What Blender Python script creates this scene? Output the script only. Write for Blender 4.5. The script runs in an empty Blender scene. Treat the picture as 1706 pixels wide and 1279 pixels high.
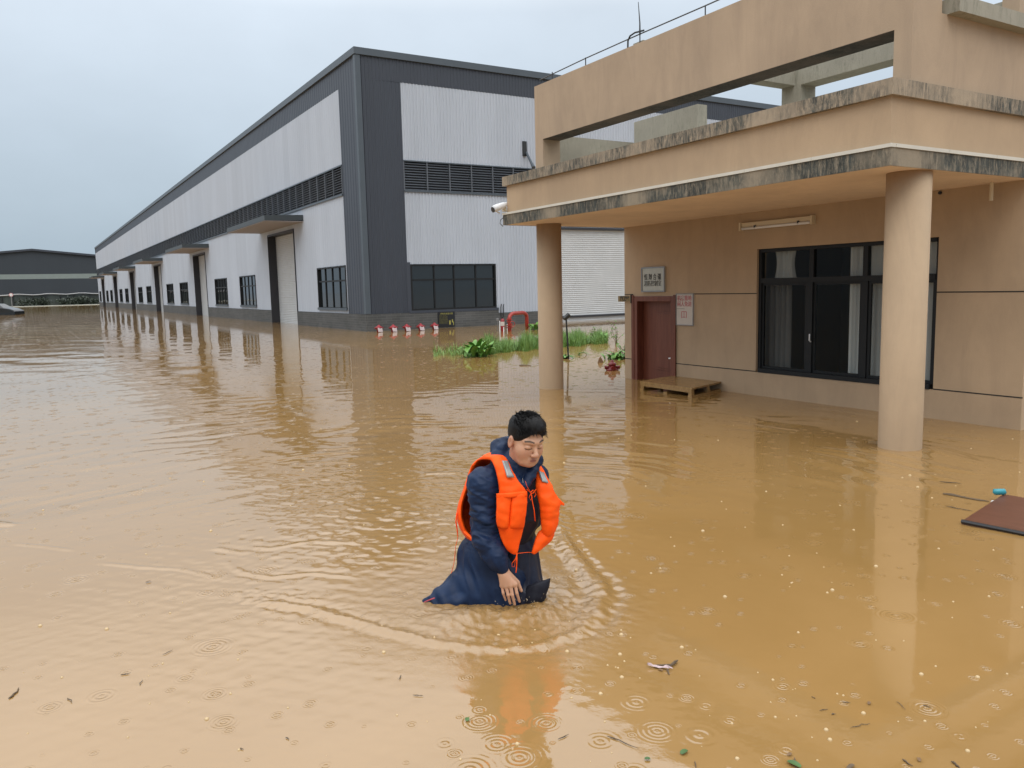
import bpy, bmesh, math, random
import numpy as np
from mathutils import Matrix, Vector
C = bpy.context.scene.collection
sc = bpy.context.scene
R_ = math.radians
# ------------------------------------------------------------------ camera
K = 1.6 / 1.68            # survey units -> metres
CAMH = 1.6
CR = np.array([[0.856961, -0.514867, -0.023031], [-0.081095, -0.090577, -0.992582], [0.508961, 0.852472, -0.119374]])    # rows: camera right, down, forward in world axes
FPX = 1334.457                # focal length in pixels of a 1706 wide picture
cam = bpy.data.cameras.new('camera')
cam.sensor_width = 36.0
cam.lens = 36.0 * FPX / 1706.0
cam.clip_start = 0.05
cam.clip_end = 5000
co = bpy.data.objects.new('camera', cam)
C.objects.link(co)
m = np.eye(4)
m[:3, 0] = CR[0]; m[:3, 1] = -CR[1]; m[:3, 2] = -CR[2]; m[:3, 3] = (0, 0, CAMH)
co.matrix_world = Matrix(m.tolist())
sc.camera = co
# ------------------------------------------------------------------ sky, sun, exposure
SUN_EL, SUN_AZ = R_(52), R_(215)       # azimuth clockwise from +Y
w = bpy.data.worlds.new("World"); sc.world = w; w.use_nodes = True
nt = w.node_tree; N = nt.nodes; L = nt.links
bg = N['Background']; bg.inputs['Strength'].default_value = 0.1
sky = N.new('ShaderNodeTexSky'); sky.sky_type = 'NISHITA'; sky.sun_disc = False
sky.sun_elevation = SUN_EL; sky.sun_rotation = SUN_AZ; sky.air_density = 1.5; sky.dust_density = 4
tc = N.new('ShaderNodeTexCoord')
sep = N.new('ShaderNodeSeparateXYZ'); L.new(tc.outputs['Generated'], sep.inputs[0])
ramp = N.new('ShaderNodeValToRGB'); L.new(sep.outputs['Z'], ramp.inputs[0])
cr = ramp.color_ramp
cr.elements[0].position = 0.0; cr.elements[0].color = (.40, .50, .60, 1)
cr.elements[1].position = 1.0; cr.elements[1].color = (2.3, 2.38, 2.45, 1)
for p, c_ in ((.06, (.43, .53, .62)), (.15, (.53, .63, .73)), (.31, (.70, .79, .89)), (.36, (.98, 1.05, 1.12)), (.46, (1.45, 1.50, 1.56)), (.62, (1.85, 1.90, 1.96))):
    e = cr.elements.new(p); e.color = c_ + (1,)
mp = N.new('ShaderNodeMapping'); L.new(tc.outputs['Generated'], mp.inputs[0]); mp.inputs['Scale'].default_value = (1, 1, 1.7)
no = N.new('ShaderNodeTexNoise'); L.new(mp.outputs[0], no.inputs['Vector']); no.inputs['Scale'].default_value = 2.3; no.inputs['Detail'].default_value = 7; no.inputs['Roughness'].default_value = .55
mr = N.new('ShaderNodeMapRange'); L.new(no.outputs['Fac'], mr.inputs[0]); mr.inputs[1].default_value = .3; mr.inputs[2].default_value = .7; mr.inputs[3].default_value = 9.3; mr.inputs[4].default_value = 10.9
vm = N.new('ShaderNodeVectorMath'); vm.operation = 'SCALE'; L.new(ramp.outputs[0], vm.inputs[0]); L.new(mr.outputs[0], vm.inputs['Scale'])
mx = N.new('ShaderNodeMix'); mx.data_type = 'RGBA'; mx.inputs[0].default_value = .93
L.new(sky.outputs[0], mx.inputs[6]); L.new(vm.outputs[0], mx.inputs[7]); L.new(mx.outputs[2], bg.inputs[0])
sl = bpy.data.lights.new('sun', 'SUN'); sl.energy = 0.6; sl.angle = R_(28); sl.color = (1, .94, .86)
so = bpy.data.objects.new('sun', sl); C.objects.link(so)
sd = Vector((math.sin(SUN_AZ) * math.cos(SUN_EL), math.cos(SUN_AZ) * math.cos(SUN_EL), math.sin(SUN_EL)))
so.rotation_euler = sd.to_track_quat('Z', 'Y').to_euler(); so.location = (0, 0, 30)
sc.view_settings.view_transform = 'Standard'; sc.view_settings.look = 'None'; sc.view_settings.gamma = 1
sc.view_settings.exposure = 0.08
# ------------------------------------------------------------------ pixel helpers (points of the photograph -> points in the place)
def ray(px, py): return CR.T @ np.array([px - 853.0, py - 639.5, FPX])
def onZ(px, py, z=0.0, h=1.68):
    d = ray(px, py); return np.array([0, 0, h]) + (z - h) / d[2] * d
def onX(px, py, x, h=1.68):
    d = ray(px, py); return np.array([0, 0, h]) + x / d[0] * d
def onY(px, py, y, h=1.68):
    d = ray(px, py); return np.array([0, 0, h]) + y / d[1] * d
# ------------------------------------------------------------------ materials
def mat(name, col, rough=.6, metal=0, spec=None, ior=None):
    m = bpy.data.materials.new(name); m.use_nodes = True
    b = m.node_tree.nodes['Principled BSDF']
    b.inputs['Base Color'].default_value = (*col, 1); b.inputs['Roughness'].default_value = rough; b.inputs['Metallic'].default_value = metal
    if spec is not None: b.inputs['Specular IOR Level'].default_value = spec
    if ior is not None: b.inputs['IOR'].default_value = ior
    return m
def nodes(m): return m.node_tree.nodes, m.node_tree.links, m.node_tree.nodes['Principled BSDF']
def noise(m, scale, detail=5, rough=.55, vec=(1, 1, 1), dist=0.0):
    N, L, b = nodes(m)
    g = N.new('ShaderNodeNewGeometry'); mp = N.new('ShaderNodeMapping'); mp.inputs['Scale'].default_value = vec
    L.new(g.outputs['Position'], mp.inputs[0])
    n = N.new('ShaderNodeTexNoise'); n.inputs['Scale'].default_value = scale; n.inputs['Detail'].default_value = detail; n.inputs['Roughness'].default_value = rough; n.inputs['Distortion'].default_value = dist
    L.new(mp.outputs[0], n.inputs['Vector']); return n
def ramp_(m, src, stops):
    N, L, b = nodes(m); r = N.new('ShaderNodeValToRGB'); L.new(src, r.inputs[0]); e = r.color_ramp.elements
    while len(e) < len(stops): e.new(.5)
    for k, (p, c) in enumerate(stops): e[k].position = p; e[k].color = (*c, 1) if len(c) == 3 else c
    return r
def mixc(m, fac, a, b_, mode='MIX'):
    N, L, b = nodes(m); x = N.new('ShaderNodeMix'); x.data_type = 'RGBA'; x.blend_type = mode
    for v, i in ((fac, 0), (a, 6), (b_, 7)):
        if isinstance(v, (int, float)): x.inputs[i].default_value = v
        elif isinstance(v, tuple): x.inputs[i].default_value = (*v, 1)
        else: L.new(v, x.inputs[i])
    return x.outputs[2]
def bump(m, src, strength, dist=.01):
    N, L, b = nodes(m); x = N.new('ShaderNodeBump'); x.inputs['Strength'].default_value = strength; x.inputs['Distance'].default_value = dist
    L.new(src, x.inputs['Height'])
    if b.inputs['Normal'].is_linked: L.new(b.inputs['Normal'].links[0].from_socket, x.inputs['Normal'])
    L.new(x.outputs[0], b.inputs['Normal']); return x
def setc(m, sock): m.node_tree.links.new(sock, m.node_tree.nodes['Principled BSDF'].inputs['Base Color'])
def setr(m, src, lo, hi):
    N, L, b = nodes(m); r = N.new('ShaderNodeMapRange'); L.new(src, r.inputs[0]); r.inputs[3].default_value = lo; r.inputs[4].default_value = hi; L.new(r.outputs[0], b.inputs['Roughness'])
def var(name, col, rough, amt=.12, scale=1.5, vec=(1, 1, 1), bumps=0, bscale=60, metal=0):
    m = mat(name, col, rough, metal); n = noise(m, scale, 6, .6, vec)
    lo = tuple(c * (1 - amt) for c in col); hi = tuple(min(1, c * (1 + amt)) for c in col)
    r = ramp_(m, n.outputs['Fac'], [(.3, lo), (.7, hi)]); setc(m, r.outputs[0])
    if bumps: bump(m, noise(m, bscale, 3).outputs['Fac'], bumps)
    return m
M = {}
def stucco(name, col, stain=0.0):
    m = mat(name, col, .85); a = noise(m, .9, 6, .6); lo = tuple(c * .88 for c in col); hi = tuple(c * 1.1 for c in col)
    r = ramp_(m, a.outputs['Fac'], [(.3, lo), (.7, hi)])
    s = noise(m, 1.3, 9, .75, (2.2, 2.2, .5), 1.2); sr = ramp_(m, s.outputs['Fac'], [(.45, (0, 0, 0)), (.78, (1, 1, 1))])
    N, L, b = nodes(m); k = N.new('ShaderNodeMath'); k.operation = 'MULTIPLY'; k.inputs[1].default_value = .30 + stain; L.new(sr.outputs[0], k.inputs[0])
    setc(m, mixc(m, k.outputs[0], r.outputs[0], tuple(c * f for c, f in zip(col, (.55, .55, .6)))))
    bump(m, noise(m, 95, 4, .7).outputs['Fac'], .35, .006); return m
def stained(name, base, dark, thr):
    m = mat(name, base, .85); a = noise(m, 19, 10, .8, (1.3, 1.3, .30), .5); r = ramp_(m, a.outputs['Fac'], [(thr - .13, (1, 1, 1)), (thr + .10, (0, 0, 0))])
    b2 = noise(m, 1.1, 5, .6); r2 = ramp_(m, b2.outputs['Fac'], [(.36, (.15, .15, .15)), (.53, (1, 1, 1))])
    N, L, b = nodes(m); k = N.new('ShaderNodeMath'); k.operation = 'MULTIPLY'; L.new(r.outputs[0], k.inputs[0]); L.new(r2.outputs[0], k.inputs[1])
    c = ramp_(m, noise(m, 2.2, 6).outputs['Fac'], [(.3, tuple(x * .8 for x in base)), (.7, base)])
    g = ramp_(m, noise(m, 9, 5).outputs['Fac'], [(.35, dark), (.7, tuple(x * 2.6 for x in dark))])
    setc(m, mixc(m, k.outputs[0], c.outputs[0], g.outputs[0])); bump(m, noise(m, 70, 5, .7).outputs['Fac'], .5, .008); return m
M['stucco'] = stucco('tan_stucco', (.405, .292, .186))
M['stucco_up'] = stucco('weathered_tan_stucco', (.385, .288, .198), .10)
M['soffit'] = stucco('soffit_paint', (.70, .55, .41))
M['concrete'] = stained('grey_concrete', (.33, .31, .25), (.10, .10, .075), .42)
M['coping'] = stained('mouldy_coping', (.43, .34, .24), (.030, .032, .028), .56)
M['band'] = stained('mouldy_band', (.34, .28, .20), (.022, .025, .022), .60)
M['trim'] = var('white_trim', (.55, .52, .45), .6, .06, 5)
M['groove'] = mat('groove', (.02, .018, .016), .8)
def clad(name, col, rough):
    m = mat(name, col, rough); N, L, b = nodes(m)
    g = N.new('ShaderNodeNewGeometry'); s = N.new('ShaderNodeSeparateXYZ'); L.new(g.outputs['Position'], s.inputs[0])
    ad = N.new('ShaderNodeMath'); ad.operation = 'ADD'; L.new(s.outputs[0], ad.inputs[0]); L.new(s.outputs[1], ad.inputs[1])
    fl = N.new('ShaderNodeMath'); fl.operation = 'SNAP'; fl.inputs[1].default_value = .9; L.new(ad.outputs[0], fl.inputs[0])
    wn = N.new('ShaderNodeTexWhiteNoise'); wn.noise_dimensions = '1D'; L.new(fl.outputs[0], wn.inputs['W'])
    r = ramp_(m, wn.outputs['Value'], [(0, tuple(c * .955 for c in col)), (1, tuple(c * 1.03 for c in col))])
    d = ramp_(m, noise(m, .8, 6, .6, (1.5, 1.5, .3)).outputs['Fac'], [(.35, (.93, .93, .93)), (.65, (1, 1, 1))])
    setc(m, mixc(m, 1.0, r.outputs[0], d.outputs[0], 'MULTIPLY')); return m
M['white_clad'] = clad('pale_cladding', (.43, .465, .52), .5)
M['dark_clad'] = clad('charcoal_cladding', (.038, .045, .060), .45)
M['flash'] = var('grey_flashing', (.060, .075, .090), .4, .08)
M['louvre'] = var('louvre_metal', (.085, .096, .112), .45, .1)
M['louvre_back'] = mat('louvre_back', (.03, .034, .04), .8)
M['frame'] = mat('dark_window_frame', (.012, .013, .014), .5, spec=.25)
M['frame2'] = mat('grey_window_frame', (.06, .066, .075), .4)
M['shutter'] = var('pale_roller_shutter', (.46, .47, .47), .5, .05, 2)
M['jamb'] = mat('dark_jamb', (.025, .025, .03), .5)
M['canopy_top'] = mat('canopy_sheet', (.045, .055, .06), .5)
M['canopy_under'] = mat('canopy_underside', (.30, .27, .26), .7)
def brick():
    m = mat('grey_brick', (.1, .1, .1), .85); N, L, b = nodes(m)
    g = N.new('ShaderNodeNewGeometry'); s = N.new('ShaderNodeSeparateXYZ'); L.new(g.outputs['Position'], s.inputs[0])
    ad = N.new('ShaderNodeMath'); ad.operation = 'ADD'; L.new(s.outputs[0], ad.inputs[0]); L.new(s.outputs[1], ad.inputs[1])
    cb = N.new('ShaderNodeCombineXYZ'); L.new(ad.outputs[0], cb.inputs[0]); L.new(s.outputs[2], cb.inputs[1])
    t = N.new('ShaderNodeTexBrick'); L.new(cb.outputs[0], t.inputs['Vector']); t.inputs['Scale'].default_value = 1
    t.inputs['Brick Width'].default_value = .4; t.inputs['Row Height'].default_value = .1; t.inputs['Mortar Size'].default_value = .008
    t.inputs['Color1'].default_value = (.060, .062, .062, 1); t.inputs['Color2'].default_value = (.085, .085, .083, 1); t.inputs['Mortar'].default_value = (.115, .115, .11, 1)
    d = ramp_(m, noise(m, 1.2, 6).outputs['Fac'], [(.3, (.75, .75, .72)), (.7, (1.05, 1.05, 1.05))]); setc(m, mixc(m, 1.0, t.outputs[0], d.outputs[0], 'MULTIPLY')); return m
M['brick'] = brick()
def glass(name, tint, transp):
    m = mat(name, tint, .03); N, L, b = nodes(m); b.inputs['Specular IOR Level'].default_value = .8
    t = N.new('ShaderNodeBsdfTransparent'); t.inputs[0].default_value = (.75, .78, .76, 1); x = N.new('ShaderNodeMixShader'); x.inputs[0].default_value = transp
    L.new(b.outputs[0], x.inputs[1]); L.new(t.outputs[0], x.inputs[2]); L.new(x.outputs[0], N['Material Output'].inputs[0])
    bump(m, noise(m, 2.5, 1).outputs['Fac'], .04, .05); return m
M['glass'] = glass('dark_glass', (.008, .010, .010), .0)
M['glass_clear'] = glass('clear_glass', (.01, .012, .012), .86)
M['curtain'] = mat('pale_curtain', (.85, .85, .86), .9)
M['curtain_dark'] = mat('grey_curtain', (.22, .21, .21), .9)
M['room'] = mat('room_wall', (.30, .28, .25), .9)
def wood(name, a, b_, rough, vec):
    m = mat(name, a, rough); r = ramp_(m, noise(m, 6, 7, .6, vec, .6).outputs['Fac'], [(.3, a), (.7, b_)]); setc(m, r.outputs[0]); bump(m, noise(m, 30, 4, .6, vec).outputs['Fac'], .15, .004); return m
M['door'] = wood('red_brown_door', (.105, .026, .012), (.165, .048, .024), .5, (4, 4, .4))
M['pallet'] = wood('wet_wood', (.22, .125, .04), (.34, .205, .08), .25, (1, 6, 4))
M['board'] = wood('brown_board', (.085, .030, .016), (.12, .045, .026), .35, (3, 1, 1))
M['metal'] = var('galvanised_metal', (.25, .25, .25), .4, .1, 8, metal=.6)
M['blackmetal'] = mat('black_metal', (.015, .016, .016), .45)
M['plastic'] = mat('white_plastic', (.72, .73, .74), .35)
M['beige_plastic'] = mat('beige_plastic', (.55, .47, .33), .5)
M['black'] = mat('black_plastic', (.01, .01, .012), .3)
M['steelplate'] = var('brushed_plate', (.42, .41, .35), .35, .08, 10, metal=.3)
M['brassplate'] = mat('dull_brass_plate', (.25, .17, .075), .4, .4)
M['ink'] = mat('black_ink', (.03, .028, .02), .6)
M['redink'] = mat('red_ink', (.42, .13, .14), .6)
M['paper'] = var('poster_paper', (.50, .45, .40), .6, .06, 10)
M['yellow'] = mat('yellow_paint', (.30, .27, .06), .6)
M['red'] = var('red_paint', (.26, .015, .022), .35, .15, 12)
M['darkred'] = var('dark_red_paint', (.17, .012, .012), .4, .2, 20)
M['redpipe'] = var('red_pipe_paint', (.30, .025, .015), .28, .2, 9)
def leafm(name, a, b_):
    m = mat(name, a, .5); r = ramp_(m, noise(m, 9, 3).outputs['Fac'], [(.3, a), (.7, b_)]); setc(m, r.outputs[0])
    b = nodes(m)[2]; b.inputs['Subsurface Weight'].default_value = 0; return m
M['grass'] = leafm('grass_green', (.07, .16, .025), (.17, .29, .06))
M['leaf'] = leafm('leaf_green', (.06, .17, .02), (.15, .31, .05))
M['leaf2'] = leafm('dark_leaf_green', (.03, .08, .02), (.07, .15, .03))
M['hedge'] = leafm('hedge_green', (.012, .02, .012), (.03, .042, .022))
M['twig'] = var('twig_brown', (.10, .065, .035), .7, .3, 20)
M['dryleaf'] = var('dry_leaf', (.16, .09, .04), .7, .3, 20)
# ------------------------------------------------------------------ mesh builder
class MB:
    def __init__(s): s.v = []; s.f = []; s.mi = []; s.cur = 0
    def add(s, vs, fs):
        n = len(s.v); s.v += [tuple(map(float, p)) for p in vs]; s.f += [tuple(i + n for i in f) for f in fs]; s.mi += [s.cur] * len(fs); return s
    def box(s, x0, x1, y0, y1, z0, z1):
        if x0 > x1: x0, x1 = x1, x0
        if y0 > y1: y0, y1 = y1, y0
        if z0 > z1: z0, z1 = z1, z0
        return s.add([(x0, y0, z0), (x1, y0, z0), (x1, y1, z0), (x0, y1, z0), (x0, y0, z1), (x1, y0, z1), (x1, y1, z1), (x0, y1, z1)],
                     [(0, 3, 2, 1), (4, 5, 6, 7), (0, 1, 5, 4), (1, 2, 6, 5), (2, 3, 7, 6), (3, 0, 4, 7)])
    def quad(s, *p): return s.add(p, [tuple(range(len(p)))])
    def tube(s, pts, r, n=8, cap=True, flat=None):
        pts = [np.array(p, float) for p in pts]; rs = r if isinstance(r, (list, tuple)) else [r] * len(pts)
        vs = []; up = np.array([0, 0, 1.0]); prev = None
        for i, p in enumerate(pts):
            t = pts[min(i + 1, len(pts) - 1)] - pts[max(i - 1, 0)]; t /= (np.linalg.norm(t) + 1e-12)
            if prev is None:
                a = np.cross(t, up)
                if np.linalg.norm(a) < .1: a = np.cross(t, (1, 0, 0))
            else: a = prev - t * (prev @ t)
            a /= np.linalg.norm(a); prev = a; b = np.cross(t, a)
            for k in range(n):
                th = 2 * math.pi * k / n; vs.append(p + rs[i] * (a * math.cos(th) + b * math.sin(th) * (flat or 1)))
        fs = []
        for i in range(len(pts) - 1):
            for k in range(n): fs.append((i * n + k, i * n + (k + 1) % n, (i + 1) * n + (k + 1) % n, (i + 1) * n + k))
        if cap: fs.append(tuple(range(n))[::-1]); fs.append(tuple(range((len(pts) - 1) * n, len(pts) * n)))
        return s.add(vs, fs)
    def lathe(s, cx, cy, prof, n=24):
        vs = []; fs = []
        for (r, z) in prof:
            for k in range(n): vs.append((cx + r * math.cos(2 * math.pi * k / n), cy + r * math.sin(2 * math.pi * k / n), z))
        for i in range(len(prof) - 1):
            for k in range(n): fs.append((i * n + k, i * n + (k + 1) % n, (i + 1) * n + (k + 1) % n, (i + 1) * n + k))
        fs.append(tuple(range(n))[::-1]); fs.append(tuple(range((len(prof) - 1) * n, len(prof) * n)))
        return s.add(vs, fs)
    def build(s, name, mats, parent=None, smooth=False, k=K, bevel=0, rot=None):
        if not isinstance(mats, (list, tuple)): mats = [mats]
        v = np.array(s.v, float) * k
        if parent is not None: v = v - np.array(origin(parent))
        me = bpy.data.meshes.new(name); me.from_pydata([tuple(p) for p in v], [], s.f); me.update()
        for mm in mats: me.materials.append(mm)
        if len(mats) > 1: me.polygons.foreach_set('material_index', s.mi)
        if smooth: me.polygons.foreach_set('use_smooth', [True] * len(me.polygons))
        o = bpy.data.objects.new(name, me); C.objects.link(o)
        if parent is not None: o.parent = parent
        if bevel:
            b = o.modifiers.new('bevel', 'BEVEL'); b.width = bevel; b.segments = 2; b.limit_method = 'ANGLE'
        return o
def origin(o):
    p = np.zeros(3)
    while o is not None: p = p + np.array(o.location); o = o.parent
    return p
def tag(o, label=None, cat=None, group=None, kind=None):
    if label: o['label'] = label
    if cat: o['category'] = cat
    if group: o['group'] = group
    if kind: o['kind'] = kind
    return o
def thing(name, loc, label, cat, group=None, k=K):
    o = bpy.data.objects.new(name, None); C.objects.link(o); o.location = tuple(float(a) * k for a in loc); o.empty_display_size = .2
    return tag(o, label, cat, group)
def dup(o, dx, label=None, parent=None):
    c = o.copy(); C.objects.link(c)
    if parent is None: c.location = tuple(a + b * K for a, b in zip(o.location, dx))
    else: c.parent = parent
    if label: c['label'] = label
    for ch in [x for x in bpy.data.objects if x.parent == o]: dup(ch, None, None, c)
    return c
def text(s, size, matl, name, parent, loc, xdir, ydir, bold=0, spacing=1.0, k=K, width=None):
    """flat lettering, loc = centre of the text, xdir = reading direction, ydir = up"""
    cu = bpy.data.curves.new('t', 'FONT'); cu.body = s; cu.size = size; cu.align_x = 'CENTER'; cu.align_y = 'CENTER'; cu.extrude = .002; cu.offset = bold; cu.space_character = spacing
    t = bpy.data.objects.new('t', cu); C.objects.link(t); dg = bpy.context.evaluated_depsgraph_get()
    me = bpy.data.meshes.new_from_object(t.evaluated_get(dg)); bpy.data.objects.remove(t)
    x = np.array(xdir, float); y = np.array(ydir, float); n = np.cross(x, y)
    co_ = np.empty(len(me.vertices) * 3); me.vertices.foreach_get('co', co_); co_ = co_.reshape(-1, 3)
    if width and len(co_): co_[:, 0] *= width / (np.ptp(co_[:, 0]) + 1e-9)
    v = (co_[:, :1] * x + co_[:, 1:2] * y + co_[:, 2:] * n + np.array(loc, float)) * k - origin(parent)
    me.vertices.foreach_set('co', v.ravel()); me.materials.clear(); me.materials.append(matl); me.update(); me.name = name
    o = bpy.data.objects.new(name, me); C.objects.link(o); o.parent = parent; return o
rnd = random.Random(7)
# ================================================================== the setting: flood bed
gb = MB(); gb.quad((-900, -300, -.72), (900, -300, -.72), (900, 1500, -.72), (-900, 1500, -.72))
M['mud'] = var('flood_bed', (.22, .16, .09), .9, .2, .5)
tag(gb.build('ground', M['mud']), 'muddy yard lying under the flood water', kind='structure')
# ================================================================== warehouse
WX, WY, WT = 12.0, 31.72, 11.33
WY1, WX1 = 178.0, 62.0
wh = thing('warehouse', (WX, WY, -.7), 'long grey and white clad warehouse with a row of doors standing in the flood', 'warehouse')
def ribs(a0, a1, pitch, depth):
    out = []; n = max(1, int(round((a1 - a0) / pitch))); p = (a1 - a0) / n
    for i in range(n):
        for t, d in ((0, 0), (.5, 0), (.62, depth), (.88, depth)): out.append((a0 + (i + t) * p, d))
    out.append((a1, 0)); return out
def sheet(mb, axis, base, a0, a1, z0, z1, pitch=.2, depth=.025):
    pr = ribs(a0, a1, pitch, depth); vs = []; fs = []
    for a, d in pr:
        for z in (z0, z1): vs.append((base - d, a, z) if axis == 'x' else (a, base - d, z))
    for i in range(len(pr) - 1):
        q = (2 * i, 2 * i + 1, 2 * i + 3, 2 * i + 2) if axis == 'x' else (2 * i, 2 * i + 2, 2 * i + 3, 2 * i + 1)
        fs.append(q)
    mb.add(vs, fs)
def clad_wall(mb, axis, base, a0, a1, z0, z1, holes, pitch, depth):
    xs = sorted({a0, a1} | {h for H in holes for h in H[:2] if a0 < h < a1}); zs = sorted({z0, z1} | {h for H in holes for h in H[2:] if z0 < h < z1})
    for i in range(len(xs) - 1):
        cols = [(zs[j], zs[j + 1]) for j in range(len(zs) - 1) if not any(H[0] <= (xs[i] + xs[i + 1]) / 2 <= H[1] and H[2] <= (zs[j] + zs[j + 1]) / 2 <= H[3] for H in holes)]
        mer = []
        for c in cols:
            if mer and abs(mer[-1][1] - c[0]) < 1e-6: mer[-1] = (mer[-1][0], c[1])
            else: mer.append(c)
        for c in mer: sheet(mb, axis, base, xs[i], xs[i + 1], c[0], c[1], pitch, depth)
doors = [(41.6 + 24.3 * k, 46.85 + 24.3 * k) for k in range(6)]
wins = [(33.98, 38.0)] + [(a + 24.3 * k, a + 4.2 + 24.3 * k) for k in range(5) for a in (50.35, 58.55)] + [(171.85, 175.6)]
ZD = 4.95
hol = [(a, b, -1, ZD) for a, b in doors] + [(a, b, .90, 2.82) for a, b in wins]
fwin = (14.02, 18.2, .80, 2.77); fdoor = (21.0, 29.5, -1, 4.47)
mb = MB()
clad_wall(mb, 'x', WX, 33.93, WY1, .72, 5.85, hol, .3, .014); sheet(mb, 'x', WX, 33.93, WY1, 7.05, 10.2, .3, .014)
clad_wall(mb, 'y', WY, 13.9, WX1, .56, 5.83, [fwin, fdoor], .155, .032); sheet(mb, 'y', WY, 13.9, WX1, 7.05, 10.2, .155, .032)
mb.build('white_cladding', M['white_clad'], wh)
mb = MB(); sheet(mb, 'x', WX, WY + .12, 33.93, .72, 10.2, .3, .010); sheet(mb, 'x', WX, WY + .12, WY1, 10.2, 11.1, .3, .010)
sheet(mb, 'y', WY, WX + .12, 13.9, .72, 10.2, .155, .022); sheet(mb, 'y', WY, WX + .12, WX1, 10.2, 11.1, .155, .022)
mb.box(13.84, 14.02, WY - .035, WY + .1, .72, 2.85); mb.box(13.9, 18.3, WY - .06, WY + .1, .69, .80)
mb.build('dark_cladding', M['dark_clad'], wh)
mb = MB()   # flashings: corner post, eaves, edges of the white fields
mb.box(WX - .06, WX + .16, WY - .06, WY + .16, .73, 11.08)
mb.box(WX - .10, WX + .3, WY - .10, WY1, 11.09, 11.36); mb.box(WX + .3, WX1, WY - .10, WY + .3, 11.09, 11.36)
mb.box(WX - .045, WX, 33.9, WY1, 7.03, 7.09); mb.box(WX - .07, WX, 33.9, WY1, 5.78, 5.86)
mb.box(13.88, WX1, WY - .05, WY, 7.03, 7.08); mb.box(13.88, WX1, WY - .07, WY, 5.78, 5.85)
mb.box(WX - .045, WX, WY1 - .1, WY1 + .05, .7, 11.1)
mb.build('flashing', M['flash'], wh)
mb = MB()   # plinth
e = [WY + .1] + [v for a, b in doors for v in (a, b)] + [WY1]
for i in range(0, len(e), 2): mb.box(WX - .05, WX + .2, e[i], e[i + 1], -.75, .715)
mb.box(WX - .05, 13.9, WY - .05, WY + .1, -.75, .715); mb.box(13.9, 18.3, WY - .05, WY + .2, -.75, .685); mb.box(18.3, 21.0, WY - .05, WY + .2, -.75, .555); mb.box(29.5, WX1, WY - .05, WY + .2, -.75, .555)
mb.build('brick_plinth', M['brick'], wh)
mb = MB(); mb.box(WX + .25, WX1, WY + .25, WY1, 10.6, 10.9); mb.build('roof', M['flash'], wh)
mb = MB(); mb.quad((WX1, WY, -.7), (WX1, WY1, -.7), (WX1, WY1, 11), (WX1, WY, 11)); mb.quad((WX, WY1, -.7), (WX, WY1, 11), (WX1, WY1, 11), (WX1, WY1, -.7)); mb.build('rear_wall', M['dark_clad'], wh)
def louvre(axis, base, a0, a1, z0, z1, step):
    B = MB(); S = MB()
    def bx(m_, d0, d1, p0, p1, q0, q1): m_.box(base + d0, base + d1, p0, p1, q0, q1) if axis == 'x' else m_.box(p0, p1, base + d0, base + d1, q0, q1)
    bx(B, .10, .14, a0, a1, z0, z1)
    n = 11; dz = (z1 - z0) / n
    for i in range(n):
        z = z0 + (i + .5) * dz
        pts = [(-.02, z - dz * .38), (.09, z + dz * .32), (.09, z + dz * .40), (-.02, z - dz * .26)]
        for s in range(4):
            (d0, q0), (d1, q1) = pts[s], pts[(s + 1) % 4]
            if axis == 'x': S.quad((base + d0, a0, q0), (base + d0, a1, q0), (base + d1, a1, q1), (base + d1, a0, q1))
            else: S.quad((a0, base + d0, q0), (a0, base + d1, q1), (a1, base + d1, q1), (a1, base + d0, q0))
    k = int((a1 - a0) / step)
    for i in range(k + 1):
        a = a0 + (a1 - a0) * i / k; bx(S, -.035, .1, a - .025, a + .025, z0, z1)
    o = S.build('louvre_band', M['louvre'], wh); B.build('louvre_backing', M['louvre_back'], o); return o
louvre('x', WX, 33.93, WY1, 5.86, 7.03, 1.15); louvre('y', WY, 13.9, WX1, 5.85, 7.03, 1.05)
def wh_window(axis, base, a0, a1, z0, z1, fm, verts, sill=True):
    F = MB(); P = MB()
    def bx(m_, d0, d1, p0, p1, q0, q1): m_.box(base + d0, base + d1, p0, p1, q0, q1) if axis == 'x' else m_.box(p0, p1, base + d0, base + d1, q0, q1)
    t = .07
    bx(F, -.05, .12, a0, a0 + t, z0, z1); bx(F, -.05, .12, a1 - t, a1, z0, z1); bx(F, -.05, .12, a0 + t, a1 - t, z1 - t, z1); bx(F, -.05, .12, a0 + t, a1 - t, z0, z0 + t)
    tr = z0 + (z1 - z0) * .66
    bx(F, .0, .1, a0 + t, a1 - t, tr - .035, tr + .035)
    for i, f in enumerate(verts): a = a0 + (a1 - a0) * f; bx(F, .01, .09, a - .03, a + .03, z0 + t, tr - .035); bx(F, .01, .09, a - .03, a + .03, tr + .035, z1 - t)
    bx(P, .05, .06, a0 + .02, a1 - .02, z0 + .02, z1 - .02)
    f = F.build('window', fm, wh); P.build('pane', M['glass'], f)
    if sill: S = MB(); bx(S, -.09, -.052, a0 - .05, a1 + .05, z0 - .06, z0 + .05); S.build('sill', M['flash'], f)
for k, (a, b) in enumerate(wins): wh_window('x', WX, a, b, .90, 2.82, M['frame'], (.27, .5, .73) if k else (.25, .5, .75))
wh_window('y', WY, *fwin, M['frame'], (.27, .5, .76), False)
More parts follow.
